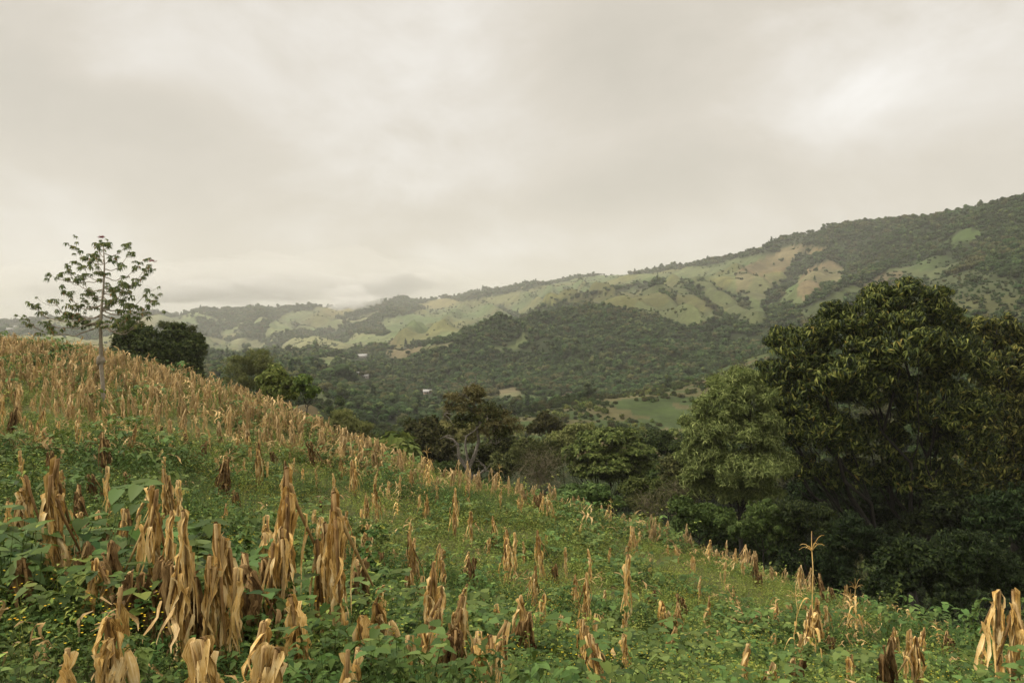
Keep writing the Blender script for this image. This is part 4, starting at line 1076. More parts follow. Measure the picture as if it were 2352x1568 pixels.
# brown twiggy shrub and grey dry brush
def twig_brush(label, px0, d0, cx, cy, rx, ry, n, mat, seed, leafn=0):
    rs = np.random.RandomState(seed); g0 = ground(px0, d0); root = empty('dry_bush', g0, label, 'bush'); s = d0 / F
    a = Acc(); c = P(cx, cy, d0) - g0; base = c - (0, 0, ry * s * 1.0)
    tips = []
    for k in range(n):
        d = sphere_dirs(1, rs)[0]; d[2] = abs(d[2]) * 1.1 - .15
        e = base + d * np.array((rx, rx * .8, ry * 1.9)) * s * (.6 + .5 * rs.rand())
        p = curve(base + rs.randn(3) * s * rx * .2, e, .12, 6, rs, .07); tube(a, p, np.linspace(.022, .006, 6), 3, False); tips.append(e)
        for j in range(3):
            q = p[rs.randint(2, 6)]; tube(a, curve(q, q + rs.randn(3) * s * rx * .28 + (0, 0, .1), .1, 4, rs, .08), [.010, .008, .006, .004], 3, False)
    a.build('branches', M[mat], root)
    if leafn:
        b_ = Acc(); p, dr = lobe_points(c, np.array((rx, rx, ry)) * s, leafn, rs, .2); stamp_ros(b_, 'fine', p, dr, .25, rs); b_.build('leaves', M['crown_olive'], root)
twig_brush('brown bare twiggy bush below the small round tree', 1255, 64, 1240, 1062, 74, 44, 150, 'twigs', 61, 260)
twig_brush('grey dry brush on the field edge between green bushes and willow-leaved tree', 1570, 56, 1560, 1128, 60, 30, 110, 'twigs', 62, 160)
twig_brush('thin grey bare brush low beside the willow-leaved tree', 1480, 54, 1490, 1155, 50, 20, 60, 'twigs', 63, 120)

# tangled tree with grey lichened limbs and brown tufts
def tangled():
    d0 = 52.0; s = d0 / F; rs = np.random.RandomState(77)
    g0 = ground(1082, d0); g0[2] = min(g0[2], P(1082, 1112, d0)[2])
    root = empty('tangled_tree', g0, 'crooked tree with pale grey limbs and shaggy brown tufts at the field edge', 'tree')
    W = lambda px, py, dd=0: P(px, py, d0) + (0, dd, 0) - g0
    limbs = [([(1082, 1125), (1082, 1098), (1076, 1080), (1064, 1062), (1055, 1048), (1050, 1020), (1040, 1008), (1022, 1002)], .17, 0),
             ([(1076, 1082), (1084, 1062), (1092, 1040), (1100, 1012), (1098, 985), (1100, 960), (1094, 938), (1082, 922), (1064, 905)], .14, .5),
             ([(1086, 1094), (1100, 1088), (1112, 1078), (1116, 1066)], .10, -.6),
             ([(1070, 1074), (1072, 1050), (1068, 1020), (1072, 1000), (1092, 985), (1104, 972)], .10, -.5),
             ([(1100, 962), (1088, 945), (1070, 932), (1052, 918), (1036, 912)], .07, 0),
             ([(1099, 972), (1118, 962), (1140, 958), (1165, 965), (1182, 975)], .07, .6),
             ([(1100, 985), (1124, 1000), (1134, 990), (1138, 978)], .06, -.4),
             ([(1064, 905), (1072, 892), (1088, 885)], .05, .2), ([(1052, 918), (1030, 930), (1022, 950)], .05, -.3),
             ([(1120, 1000), (1128, 1012), (1140, 1020)], .05, -.2)]
    a = Acc(); tips = []
    for pts, r, dd in limbs:
        q = np.array([W(x, y, dd * k / len(pts)) for k, (x, y) in enumerate(pts)]); q += rs.randn(*q.shape) * .03
        tube(a, q, np.linspace(r, r * .35, len(q)), 7); tips += [q[-1], q[-2]]
        for k in range(7):
            o = q[rs.randint(1, len(q))]; tube(a, curve(o, o + rs.randn(3) * (.45, .45, .35) + (0, 0, .25), .05, 5, rs, .06), np.linspace(.03, .008, 5), 4, False)
    a.build('trunk', M['bark_grey'], root, smooth=True)
    b_ = Acc()
    for (x, y, rx, ry) in [(1040, 912, 18, 8), (1060, 920, 14, 7), (1085, 893, 18, 8), (1072, 905, 12, 8), (1058, 938, 20, 8), (1030, 938, 10, 14), (1120, 950, 24, 8), (1150, 955, 20, 9), (1172, 968, 18, 8), (1130, 972, 26, 8), (1190, 985, 14, 7), (1092, 922, 14, 8), (1165, 992, 14, 7), (1102, 905, 10, 12), (1115, 992, 18, 8), (1142, 985, 12, 12), (1024, 960, 8, 12), (1098, 945, 12, 7)]:
        p, dr = lobe_points(W(x, y, rs.randn() * .4), np.array((rx, rx, ry)) * s, int(rx * ry * .26), rs, .1, -1); stamp_ros(b_, 'tuft', p, dr, .30, rs, .3)
    b_.build('tufts', M['brown_tuft'], root)
    c_ = Acc()
    for (x, y, rx, ry) in [(1110, 950, 50, 26), (1060, 970, 26, 16), (1150, 985, 34, 18), (1095, 905, 20, 12)]:
        p, dr = lobe_points(W(x, y, .3), np.array((rx, rx, ry)) * s, int(rx * ry * .22), rs, .2, -1); stamp_ros(c_, 'small', p, dr, .16, rs)
    c_.build('leaves', M['crown_olive'], root)
tangled()

# big dark trees at right
hero('tree', 'huge dark tree with drooping glossy leaves filling the right side', 'tree', 2130, 58,
     [(2080, 690, 105, 50, 0), (1950, 735, 95, 55, -1), (1835, 800, 80, 60, -1), (2170, 730, 70, 55, 1), (2050, 790, 130, 75, -2), (1900, 860, 110, 70, -2), (2190, 820, 80, 75, 0),
      (1820, 900, 62, 70, 0), (2020, 890, 110, 70, 1), (1860, 980, 100, 70, -1), (2140, 930, 110, 80, -1), (2000, 1010, 90, 60, 1), (1790, 770, 34, 34, 0), (2010, 680, 50, 34, 0),
      (1830, 1070, 60, 40, 0), (2200, 1010, 90, 60, 0), (1950, 1095, 80, 42, 1), (2080, 1085, 85, 48, 0), (2200, 1110, 80, 48, 1), (1775, 865, 40, 55, 0), (1790, 950, 50, 50, 0)],
     'mango', 13500, .42, 'mango', 'bark_dark', .42, 5, 20, inner=.62, lean=.55, limb=.45, fork=.2)
hero('tree', 'dark leafy tree cut by the right edge, behind the huge dark tree', 'tree', 2330, 64,
     [(2290, 755, 60, 42, 0), (2350, 790, 70, 55, 0), (2300, 850, 90, 70, -1), (2400, 870, 90, 90, 0), (2290, 960, 90, 80, -1), (2390, 1010, 90, 90, -1), (2300, 1080, 90, 70, 0), (2440, 780, 60, 60, 0), (2400, 1150, 90, 70, 0)],
     'mango', 7200, .44, 'mango', 'bark_dark', .36, 5, 21, inner=.6, lean=.55)
hero('tree', 'pale willow-leaved tree left of the huge dark tree', 'tree', 1705, 54,
     [(1690, 880, 62, 36, 0), (1640, 930, 56, 42, -1), (1725, 920, 62, 42, 0), (1600, 985, 48, 42, -1), (1670, 985, 75, 50, -1), (1745, 985, 60, 50, 0), (1610, 1050, 60, 46, -1), (1690, 1065, 80, 50, -2), (1770, 1060, 60, 48, 0),
      (1640, 1120, 66, 36, 0), (1730, 1130, 70, 40, 0), (1590, 1100, 34, 28, 0)],
     'fine', 9500, .30, 'willow', 'bark_dark', .17, 6, 22, inner=.5, lean=.5)
# understorey of the ravine
US = [
 (2060, 1120, 68, [(2050, 1120, 110, 50), (1950, 1140, 80, 50), (2170, 1130, 90, 50), (2080, 1190, 120, 50), (1930, 1200, 80, 40)], 'small', 5200, .28, 'ravine_shade', 'wide shade-darkened thicket tree behind the huge tree trunk'),
 (1700, 1250, 58, [(1680, 1230, 60, 40), (1760, 1260, 60, 40), (1620, 1225, 40, 24)], 'small', 1900, .24, 'dense', 'dark bush low behind the field edge below the pale willow-leaved tree'),
 (1860, 1310, 52, [(1840, 1290, 60, 40), (1920, 1330, 60, 40)], 'small', 1600, .24, 'ravine_shade', 'shade-darkened bush low in the ravine left of the tassel stalk'),
 (1850, 1180, 46, [(1830, 1180, 60, 40), (1880, 1200, 60, 45), (1800, 1225, 50, 32)], 'mango', 1500, .24, 'ravine_shade', 'dark broad-leaved shrub under the huge tree, nearest the tall tassel stalk'),
 (1755, 1190, 46, [(1745, 1180, 46, 36), (1790, 1215, 44, 34), (1715, 1215, 40, 30)], 'mango', 1200, .24, 'fresh', 'leafy green shrub at the ravine edge under the willow-leaved tree'),
 (1610, 1190, 50, [(1600, 1185, 50, 32), (1655, 1200, 44, 32), (1570, 1205, 34, 22), (1560, 1160, 30, 20)], 'small', 1900, .20, 'fresh', 'bright round bush at the field edge below the willow-leaved tree'),
 (1980, 1230, 44, [(1960, 1230, 70, 50), (2030, 1270, 70, 50), (1920, 1290, 60, 40)], 'mango', 1900, .24, 'ravine_shade', 'shade-darkened shrub in the ravine behind the arching maize'),
 (2110, 1290, 40, [(2100, 1290, 70, 50), (2050, 1340, 60, 40), (2170, 1330, 60, 50)], 'small', 1900, .22, 'ravine_shade', 'dark bush low in the ravine at right'),
 (2250, 1300, 36, [(2240, 1280, 80, 60), (2310, 1330, 70, 60), (2190, 1380, 50, 40)], 'mango', 2000, .22, 'ravine_shade', 'dark bush behind the tall vine at the right edge'),
 (2330, 1180, 46, [(2330, 1180, 80, 70), (2400, 1260, 80, 70), (2270, 1210, 50, 50)], 'mango', 1800, .26, 'ravine_shade', 'dark shrub mass at the right edge below the cut-off tree'),
 (2170, 1180, 56, [(2170, 1160, 70, 40), (2230, 1190, 60, 45), (2110, 1200, 50, 30)], 'small', 1600, .26, 'ravine_shade', 'dark shrub at the foot of the huge tree trunk'),
 (1920, 1140, 62, [(1900, 1120, 50, 30), (1850, 1130, 50, 30)], 'small', 1100, .26, 'ravine_shade', 'dark shrub at the back of the ravine under the trees'),
 (1570, 1060, 72, [(1545, 1075, 40, 30), (1560, 1110, 40, 24), (1530, 1120, 30, 18)], 'small', 1100, .26, 'crown_olive', 'olive bush behind the grey dry brush'),
 (1140, 1130, 50, [(1135, 1130, 40, 16), (1180, 1140, 40, 16)], 'small', 700, .18, 'fresh', 'low leafy bush at the foot of the crooked grey tree'),
]
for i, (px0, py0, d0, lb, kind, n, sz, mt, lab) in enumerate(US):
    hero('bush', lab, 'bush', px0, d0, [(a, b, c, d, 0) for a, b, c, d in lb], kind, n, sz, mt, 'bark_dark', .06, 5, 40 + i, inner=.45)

# pale-trunked tree with tiers of drooping palmate leaves, left
def tiered():
    d0 = 46.0; s = d0 / F; rs = np.random.RandomState(5)
    g0 = ground(238, d0); zb = P(238, 917, d0)[2]
    g0[2] = zb if abs(zb - g0[2]) < .7 else g0[2]
    root = empty('pale_trunked_tree', g0, 'slender pale-trunked tree with tiers of drooping leaves in the dry maize', 'tree')
    W = lambda px, py, dd=0.0: P(px, py, d0) + np.array((0, dd, 0)) - g0
    tr = [(240, 930), (238, 915), (236, 880), (232, 840), (232, 800), (231, 745), (234, 700), (238, 660), (240, 610), (238, 575), (236, 556)]
    p = np.array([W(*q) for q in tr]); p[0][2] = min(p[0][2], -.4)
    a = Acc(); tube(a, p, [.13, .125, .115, .115, .105, .09, .07, .055, .04, .028, .012], 9)
    kn = W(231, 828); iv, if_ = ico(2)
    a.add(kn + iv * (.24, .2, .30) * (1 + .2 * np.sin(iv[:, :1] * 9) * np.cos(iv[:, 2:] * 7)), if_)
    a.build('trunk', M['bark_pale'], root, smooth=True)
    bm_, lf = Acc(), Acc()
    RP, RD = [], []
    # (trunk y, tip x, tip y, sag)
    br = [(742, 84, 722, -.20), (735, 120, 690, -.18), (738, 350, 705, -.30), (728, 140, 745, -.12), (735, 300, 728, -.18), (730, 368, 700, -.32), (722, 190, 752, -.10), (740, 268, 735, -.15),
          (715, 110, 705, -.2), (700, 345, 668, -.30), (695, 135, 668, -.22), (690, 300, 672, -.22), (680, 160, 640, -.2), (672, 320, 650, -.28), (668, 280, 655, -.2), (660, 150, 622, -.2),
          (650, 330, 612, -.28), (640, 175, 605, -.18), (630, 300, 600, -.25), (622, 190, 580, -.15), (612, 292, 578, -.28), (600, 205, 570, -.15), (590, 275, 570, -.2), (585, 208, 556, -.15), (575, 262, 560, -.2),
          (740, 185, 735, -.12), (738, 330, 712, -.25), (742, 285, 742, -.1), (715, 320, 690, -.25), (692, 165, 690, -.15), (700, 285, 700, -.15), (676, 195, 668, -.15), (655, 300, 640, -.25), (635, 160, 640, -.1), (620, 255, 615, -.2), (600, 250, 592, -.15), (566, 222, 552, -.1), (705, 215, 690, -.2), (690, 250, 672, -.2), (665, 215, 648, -.2), (645, 262, 632, -.2), (720, 175, 722, -.1)]
    for i, (ty, x, y, sag) in enumerate(br):
        k = np.interp(ty, [556, 575, 610, 660, 700, 745], [236, 238, 240, 238, 234, 231])
        dd = rs.uniform(-1, 1) * abs(x - k) * s * .9 + (rs.uniform(-1, 1) * 1.6 if abs(x - k) < 60 else 0)
        e = W(x, y, dd); o = W(k, ty + 6)
        q = curve(o, e, sag, 10, rs, .012); r0 = .045 if ty > 690 else .03
        tube(bm_, q, np.linspace(r0, .010, 10), 5, False)
        RP.append(e)
        nsub = int(3 + abs(x - k) / 16)
        for j in range(nsub):
            b0 = q[rs.randint(4, 10)]; L_ = rs.uniform(.25, .75) * (.6 + abs(x - k) / 160)
            dv = (e - o); dv[2] = 0; dv /= np.linalg.norm(dv) + 1e-6
            side = np.array((-dv[1], dv[0], 0)) * rs.uniform(-1, 1)
            t_ = b0 + (dv * rs.uniform(.1, .9) + side + np.array((0, 0, rs.uniform(.15, .75)))) * L_
            tube(bm_, curve(b0, t_, -.15, 6, rs, .02), np.linspace(.015, .006, 6), 4, False); RP.append(t_)
            if rs.rand() < .5: RP.append(t_ + rs.randn(3) * .16)
    RP = np.array(RP); n = len(RP)
    up = np.zeros((n, 3)); up[:, 2] = 1; up += rs.randn(n, 3) * .3; up /= np.linalg.norm(up, axis=1)[:, None]
    stamp_ros(lf, 'palmate', RP, up, .22, rs, .8)
    RP2 = RP + rs.randn(n, 3) * (.12, .12, .06); stamp_ros(lf, 'palmate', RP2[::2], up[::2], .17, rs, 1.0)
    bm_.build('branches', M['bark_pale'], root)
    lf.build('leaves', M['palmate'], root)
    fl = Acc(); iv, if_ = ico(1)
    for (x, y, dd) in [(233, 546, 0), (345, 600, .2)]:
        tv, tf = ROS['tuft'][0]
        c = W(x, y, dd); R = rotm(rs.rand(12) * 6.28, rs.randn(12) * .5) * .14
        fl.stamp(tv, tf, R, c + rs.randn(12, 3) * (.07, .07, .02))
    m_, t, b, out = new_mat('red_flower'); b.inputs['Base Color'].default_value = (.30, .03, .04, 1)
    n_ = noise(t, None, 30); t.links.new(ramp(t, [(.3, (.22, .02, .03)), (.7, (.38, .05, .06))]).outputs[0], b.inputs['Base Color'])
    fl.build('flowers', m_, root)
tiered()
# ------------------------------------------------------------------ dry maize
def strip(acc, base, yaw, out0, length, width, rs, fall=1.0, curl=.03, seg=9, tipw=.12, twist=.6, droop_at=.12):
    """hanging crumpled leaf: leaves the stem sideways, then falls; 3 points across"""
    t = np.linspace(0, 1, seg)
    d = np.array((math.cos(yaw), math.sin(yaw), 0)); sd_ = np.array((-d[1], d[0], 0))
    horiz = out0 * (.35 * (1 - np.exp(-t * 5)) + .65 * t) + .025 * np.sin(t * 5 + rs.rand() * 6) * length
    vert = droop_at * length * np.sin(np.minimum(t * 5, np.pi)) * .35 - fall * length * np.clip(t - .08, 0, 1)
    c = np.asarray(base) + horiz[:, None] * d + np.stack([0 * t, 0 * t, vert], 1)
    c += sd_ * (np.sin(t * 6 + rs.rand() * 6) * curl)[:, None]
    w = width * (np.minimum(1, t * 5 + .35)) * (1 - (t ** 2.2) * (1 - tipw)) * (1 + .34 * np.sin(t * 21 + rs.rand() * 6))
    a_ = rs.rand() * 6.28 * .15 + twist * (t - .3) * rs.randn() * 1.3
    across = sd_[None] * np.cos(a_)[:, None] + d[None] * np.sin(a_)[:, None]
    nrm = d[None] * np.cos(a_)[:, None] - sd_[None] * np.sin(a_)[:, None]
    fold = .35 + .5 * rs.rand()
    l = c - across * w[:, None] * .5 + nrm * (w * fold * .5 * (1 + .5 * np.sin(t * 23 + rs.rand() * 6)))[:, None]
    r = c + across * w[:, None] * .5 + nrm * (w * fold * .5 * (1 + .5 * np.sin(t * 19 + rs.rand() * 6)))[:, None]
    v = np.stack([l, c, r], 1).reshape(-1, 3)
    f = []
    for i in range(seg - 1):
        o = i * 3; f += [(o, o + 1, o + 4, o + 3), (o + 1, o + 2, o + 5, o + 4)]
    uv = np.stack([np.tile([0, .5, 1.0], seg), np.repeat(t * 3, 3)], 1)
    acc.add(v, f, uv)
def maize(i, kind, far=False):
    """returns meshes (stalk, leaves, husk or None) of one dry maize plant about 1.2 m tall"""
    rs = np.random.RandomState(900 + i * 7); st_, lf, hk = Acc(), Acc(), Acc()
    dark = kind == 'dark'; ls, lh = ('straw_dark', 'stalk') if dark else ('straw', 'stalk')
    if far: ls = 'straw_far'
    seg = 5 if far else 9
    def one(x0, y0, h, lean, folded, nleaf, wid=.042, low=.12):
        ax = np.array((x0, y0, 0.0)); top = ax + (lean[0] * h, lean[1] * h, h)
        p = curve(ax - (0, 0, .15), top, 0, 5, rs, .012); tube(st_, p, np.linspace(.021, .018, 5), 5 if not far else 3)
        if folded > 0:
            ya = rs.rand() * 6.28; e = top + np.array((math.cos(ya), math.sin(ya), 0)) * folded * rs.uniform(.10, .48) - (0, 0, folded * rs.uniform(.70, .92))
            q = np.array([top, top * .93 + e * .07 + (0, 0, .035), top * .75 + e * .25, e]); tube(st_, q, [.021, .021, .017, .009], 6 if not far else 3)
            # sheaths folded over the break
            for k in range(2 if not far else 1):
                strip(lf, top + rs.randn(3) * .01 + (0, 0, .015), ya + rs.randn() * .9, .03 + .05 * rs.rand(), h * rs.uniform(.45, .85), wid * 1.1, rs, 1, .02, seg, droop_at=.06)
            for k in range(nleaf // 2):
                t = rs.rand() ** .8; strip(lf, q[1] * (1 - t) + e * t, rs.rand() * 6.28, .03 + .07 * rs.rand(), min(h * .75, rs.uniform(.3, .65)), wid * rs.uniform(.6, 1.1), rs, 1, .04, seg)
        for k in range(nleaf):
            t = low + (1 - low) * rs.rand() ** .7; b = ax * (1 - t) + top * t
            L_ = min(rs.uniform(.35, .9), max(.22, b[2] * 1.02))
            strip(lf, b, rs.rand() * 6.28, .02 + .10 * rs.rand() * (1.2 - t), L_, wid * rs.uniform(.55, 1.25), rs, rs.uniform(.85, 1.02), .04, seg)
        return top
    def ear(c, yaw, L_=.21, r=.032):
        t = np.linspace(0, 1, 7); d = np.array((math.cos(yaw) * .35, math.sin(yaw) * .35, -1)); d /= np.linalg.norm(d)
        tube(hk, c + d * (t * L_)[:, None], r * np.sin(np.pi * np.clip(t * .85 + .12, 0, 1)) ** .7, 7)
        for k in range(4): strip(hk, c + d * .02, yaw + rs.randn(), .05, L_ * rs.uniform(.9, 1.35), .05, rs, 1, .02, 6)
    if kind == 'bent':
        t_ = one(0, 0, rs.uniform(.95, 1.3), rs.randn(2) * .06, rs.uniform(.45, .75), 9, .052)
        if rs.rand() < .7: ear(t_ * .72, rs.rand() * 6.28)
    elif kind == 'bundle':
        for k in range(rs.randint(3, 5)):
            a = rs.rand() * 6.28; r = rs.uniform(.08, .17)
            t_ = one(math.cos(a) * r, math.sin(a) * r, rs.uniform(.85, 1.25), (-math.cos(a) * .08, -math.sin(a) * .08), rs.uniform(.4, .8), 6, .05)
        ear(t_ * .7, rs.rand() * 6.28); ear(t_ * .6 + (.05, .03, 0), rs.rand() * 6.28)
    elif kind == 'stump':
        one(0, 0, rs.uniform(.5, .75), rs.randn(2) * .1, 0, 7, .06)
    elif kind == 'lean':
        a = rs.rand() * 6.28; t_ = one(0, 0, 1.05, (.48, .05), .55, 12); one(.1, .05, .9, (.42, -.08), .4, 7); ear(t_ * .75, 0)
    elif kind == 'hood':
        for k in range(2): one(rs.randn() * .05, rs.randn() * .05, rs.uniform(.62, .8), rs.randn(2) * .05, .5, 10, .085)
        ear(np.array((0, 0, .6)), rs.rand() * 6.28, .26, .045)
    elif kind == 'dark':
        for k in range(2): one(rs.randn() * .1, rs.randn() * .1, rs.uniform(.8, 1.1), rs.randn(2) * .08, .7, 12, .07)
    elif kind in ('arch', 'tassel'):
        h = 1.55 if kind == 'arch' else 2.0; ax = np.zeros(3); top = np.array((rs.randn() * .06, rs.randn() * .05, h))
        p = curve((0, 0, -.15), top, 0, 7, rs, .012); tube(st_, p, np.linspace(.014, .007, 7), 5)
        n = 9 if kind == 'arch' else 4
        for k in range(n):
            t = .35 + .55 * (k / n) if kind == 'arch' else .3 + .4 * k / n
            a = k * 2.4 + rs.rand(); b = top * t; d = np.array((math.cos(a), math.sin(a), 0)); m_ = rs.uniform(.22, .4)
            tt = np.linspace(0, 1, 11); c = b + d * (tt * m_)[:, None] + np.stack([0 * tt, 0 * tt, m_ * (1.5 * tt - 2.6 * tt ** 2.2)], 1)
            w = .07 * (1 - tt ** 2 * .85); sd_ = np.array((-d[1], d[0], 0))
            v = np.stack([c - sd_ * w[:, None] * .5 + (0, 0, .008), c, c + sd_ * w[:, None] * .5 + (0, 0, .008)], 1).reshape(-1, 3)
            f = []
            for j in range(10): o = j * 3; f += [(o, o + 1, o + 4, o + 3), (o + 1, o + 2, o + 5, o + 4)]
            lf.add(v, f, np.stack([np.tile([0, .5, 1.0], 11), np.repeat(tt * 3, 3)], 1))
        for k in range(8):
            a = k * .8; e = top + np.array((math.cos(a) * .22, math.sin(a) * .22, rs.uniform(-.06, .20)))
            tube(st_, curve(top - (0, 0, .03), e, .25, 5), [.006, .006, .005, .004, .003], 3, False)
        tube(st_, [top, top + (0, 0, .26)], [.009, .005], 3, False)
        if kind == 'arch':
            for k in range(6): strip(lf, top * rs.uniform(.15, .4), rs.rand() * 6.28, .06, .4, .05, rs)
    if kind in ('arch', 'tassel'): lh = 'straw'
    return (st_.mesh('stalk_shape', M[lh], True), lf.mesh('leaf_shape', M[ls]), hk.mesh('husk_shape', M['husk'], True) if hk.n else None)
VAR = {}
for i, kd in enumerate(['bent'] * 6 + ['bundle'] * 4 + ['stump'] * 3 + ['lean'] * 2 + ['hood'] * 3 + ['dark'] * 2 + ['arch'] * 2 + ['tassel'] * 1):
    VAR.setdefault(kd, []).append(maize(i, kd))
HT = {'bent': 1.12, 'bundle': 1.1, 'stump': .62, 'lean': 1.05, 'hood': .72, 'dark': .98, 'arch': 1.8, 'tassel': 2.25}
DESC = {'bent': 'folded dry maize plant with hanging leaves', 'bundle': 'clump of dry maize stalks leaning together',
        'stump': 'short broken dry maize stub', 'lean': 'dry maize plant leaning to one side', 'hood': 'low pale maize plant with drooping husk',
        'dark': 'dark weathered maize plant', 'arch': 'upright maize plant with arching yellow leaves', 'tassel': 'tall thin maize stalk with spiky tassel'}
PLANTS = []
def put_maize(kd, v, g, h, yaw, label=None, group=None, tilt=(0, 0)):
    st_, lf, hk = VAR[kd][v % len(VAR[kd])]
    s = h / HT[kd]
    root = bpy.data.objects.new('maize_plant', None); COL.objects.link(root); root.empty_display_size = .2
    root.location = [float(c) for c in g]; root.rotation_euler = (tilt[0], tilt[1], yaw)
    w = min(1.1, max(.75, s * .85))
    for nm, me in (('stalk', st_), ('dry_leaves', lf), ('husk', hk)):
        if me is None: continue
        o = bpy.data.objects.new(nm, me); COL.objects.link(o); o.parent = root; o.scale = (w, w, s)
    tag(root, label, 'maize plant', group)
    PLANTS.append([root, kd, g, h])
    return root
# plants read off the picture: (x, y top, y base, kind)
L2 = [(110,150,380,'bent'),(120,340,900,'bundle'),(235,350,720,'bent'),(290,340,1000,'bundle'),(400,460,1080,'bundle'),(340,520,1060,'bent'),(685,235,500,'bent'),(670,570,900,'lean'),(740,600,900,'bent'),
 (940,330,800,'bent'),(1050,250,580,'bundle'),(1110,350,600,'bent'),(930,540,1130,'bundle'),(1010,640,1150,'bent'),(1185,680,1330,'bent'),(1150,790,1300,'bundle'),(1320,830,1340,'bundle'),(1430,620,1280,'bundle'),(1460,860,1330,'bent'),(1600,690,1050,'bent'),
 (1740,420,1180,'bundle'),(1700,640,1200,'bundle'),(1620,560,1000,'bent'),(2070,560,1300,'bundle'),(2030,640,1250,'bundle'),(2110,410,560,'bent'),(1890,1080,1400,'hood'),(1590,1350,1660,'bent'),(760,1290,1640,'hood'),(1370,1500,1700,'hood'),(1610,1500,1720,'hood'),(670,1160,1400,'stump'),
 (810,0,150,'bundle'),(1600,120,340,'bundle'),(1660,200,330,'bent'),(530,10,90,'bent'),(600,40,110,'bent'),(290,150,280,'dark'),(1300,0,100,'bent'),(1250,90,180,'dark'),(1410,140,230,'bent'),(1520,180,270,'bent'),
 (1930,80,220,'dark'),(1970,260,350,'bent'),(1890,240,320,'bent'),(2080,300,400,'bent'),(2010,440,560,'dark'),(1950,560,860,'bent'),(1930,520,680,'bent'),(1840,500,620,'bent'),(1480,390,480,'dark'),(2200,200,380,'bundle'),(1740,300,400,'bent'),(540,290,420,'dark'),
 (460,400,650,'dark'),(2230,870,1130,'dark'),(520,500,700,'bent'),(60,380,700,'stump'),(20,600,950,'dark'),(450,760,1000,'lean'),(860,860,1180,'lean'),(1370,500,600,'stump'),(1000,190,300,'bent'),(640,700,900,'dark'),(1000,850,1180,'dark'),(1540,900,1250,'dark'),(200,900,1120,'dark'),(380,1520,1640,'stump'),(2160,1450,1640,'stump'),(2270,1250,1400,'hood'),
 (810,560,880,'dark'),(1120,870,1250,'dark'),(1250,900,1300,'dark'),(1380,850,1200,'dark'),(1700,900,1180,'dark'),(480,820,1080,'dark'),(560,840,1080,'dark'),(700,820,1120,'dark'),(930,900,1200,'dark')]
L3 = [(40,290,400,'bent'),(290,280,380,'bent'),(370,310,400,'bent'),(450,310,390,'bent'),(520,250,370,'bundle'),(240,410,540,'bundle'),(560,420,510,'bent'),(800,420,640,'bundle'),(890,510,690,'bent'),(1040,570,690,'bundle'),(1100,600,660,'bent'),(990,660,740,'bent'),
 (1110,670,910,'bundle'),(1160,700,900,'bent'),(1220,700,800,'bent'),(1320,670,900,'bundle'),(1480,740,900,'bent'),(1350,640,700,'bent'),(1420,850,930,'dark'),(1640,770,930,'bent'),(1830,620,760,'lean'),(1460,600,650,'stump'),(1560,600,670,'bent'),(1890,540,600,'bent'),(1960,600,660,'bent'),(2040,560,670,'lean'),
 (510,610,700,'bent'),(555,690,930,'bundle'),(710,750,840,'hood'),(500,870,1060,'bundle'),(570,900,1100,'bent'),(860,780,850,'bent'),(940,780,960,'dark'),(660,930,1340,'bundle'),(620,1080,1420,'lean'),(740,1000,1260,'bent'),(820,950,1200,'bundle'),(400,1060,1370,'lean'),(430,1120,1380,'hood'),(330,1050,1200,'hood'),(500,1280,1480,'bundle'),
 (800,1140,1500,'lean'),(760,1200,1540,'lean'),(610,1200,1480,'bent'),(1050,1110,1270,'bent'),(1270,890,1080,'bundle'),(1240,1030,1400,'bent'),(1310,980,1200,'bent'),(1250,1180,1420,'dark'),(1190,1290,1400,'stump'),(1530,940,1100,'bundle'),(1610,960,1200,'bundle'),(1650,1120,1300,'bent'),(1620,1190,1480,'bundle'),(1720,1290,1600,'bundle'),(1860,1330,1510,'bundle'),(1840,870,1270,'bent'),
 (2000,1230,1400,'lean'),(2110,1100,1240,'hood'),(1730,1010,1110,'bent'),(2010,1010,1100,'dark'),(2200,1040,1110,'bent'),(960,1310,1640,'hood'),(1060,1350,1660,'bundle'),(930,1280,1460,'bent'),(1370,400,440,'bent'),(1410,400,440,'bent'),(1460,430,490,'bent'),(1530,480,520,'bent'),
 (640,110,360,'arch'),(610,180,360,'arch'),(180,120,380,'arch'),(200,20,200,'arch'),(1060,180,340,'arch'),(1760,430,600,'arch'),(1730,460,600,'arch'),(2130,540,680,'tassel'),(430,430,520,'arch'),(1040,1510,1700,'bent'),(1000,1500,1680,'hood'),(120,1380,1600,'stump'),(1430,1150,1270,'bent'),(1540,1180,1290,'bent'),(900,1300,1500,'bent'),(780,1300,1520,'dark')]
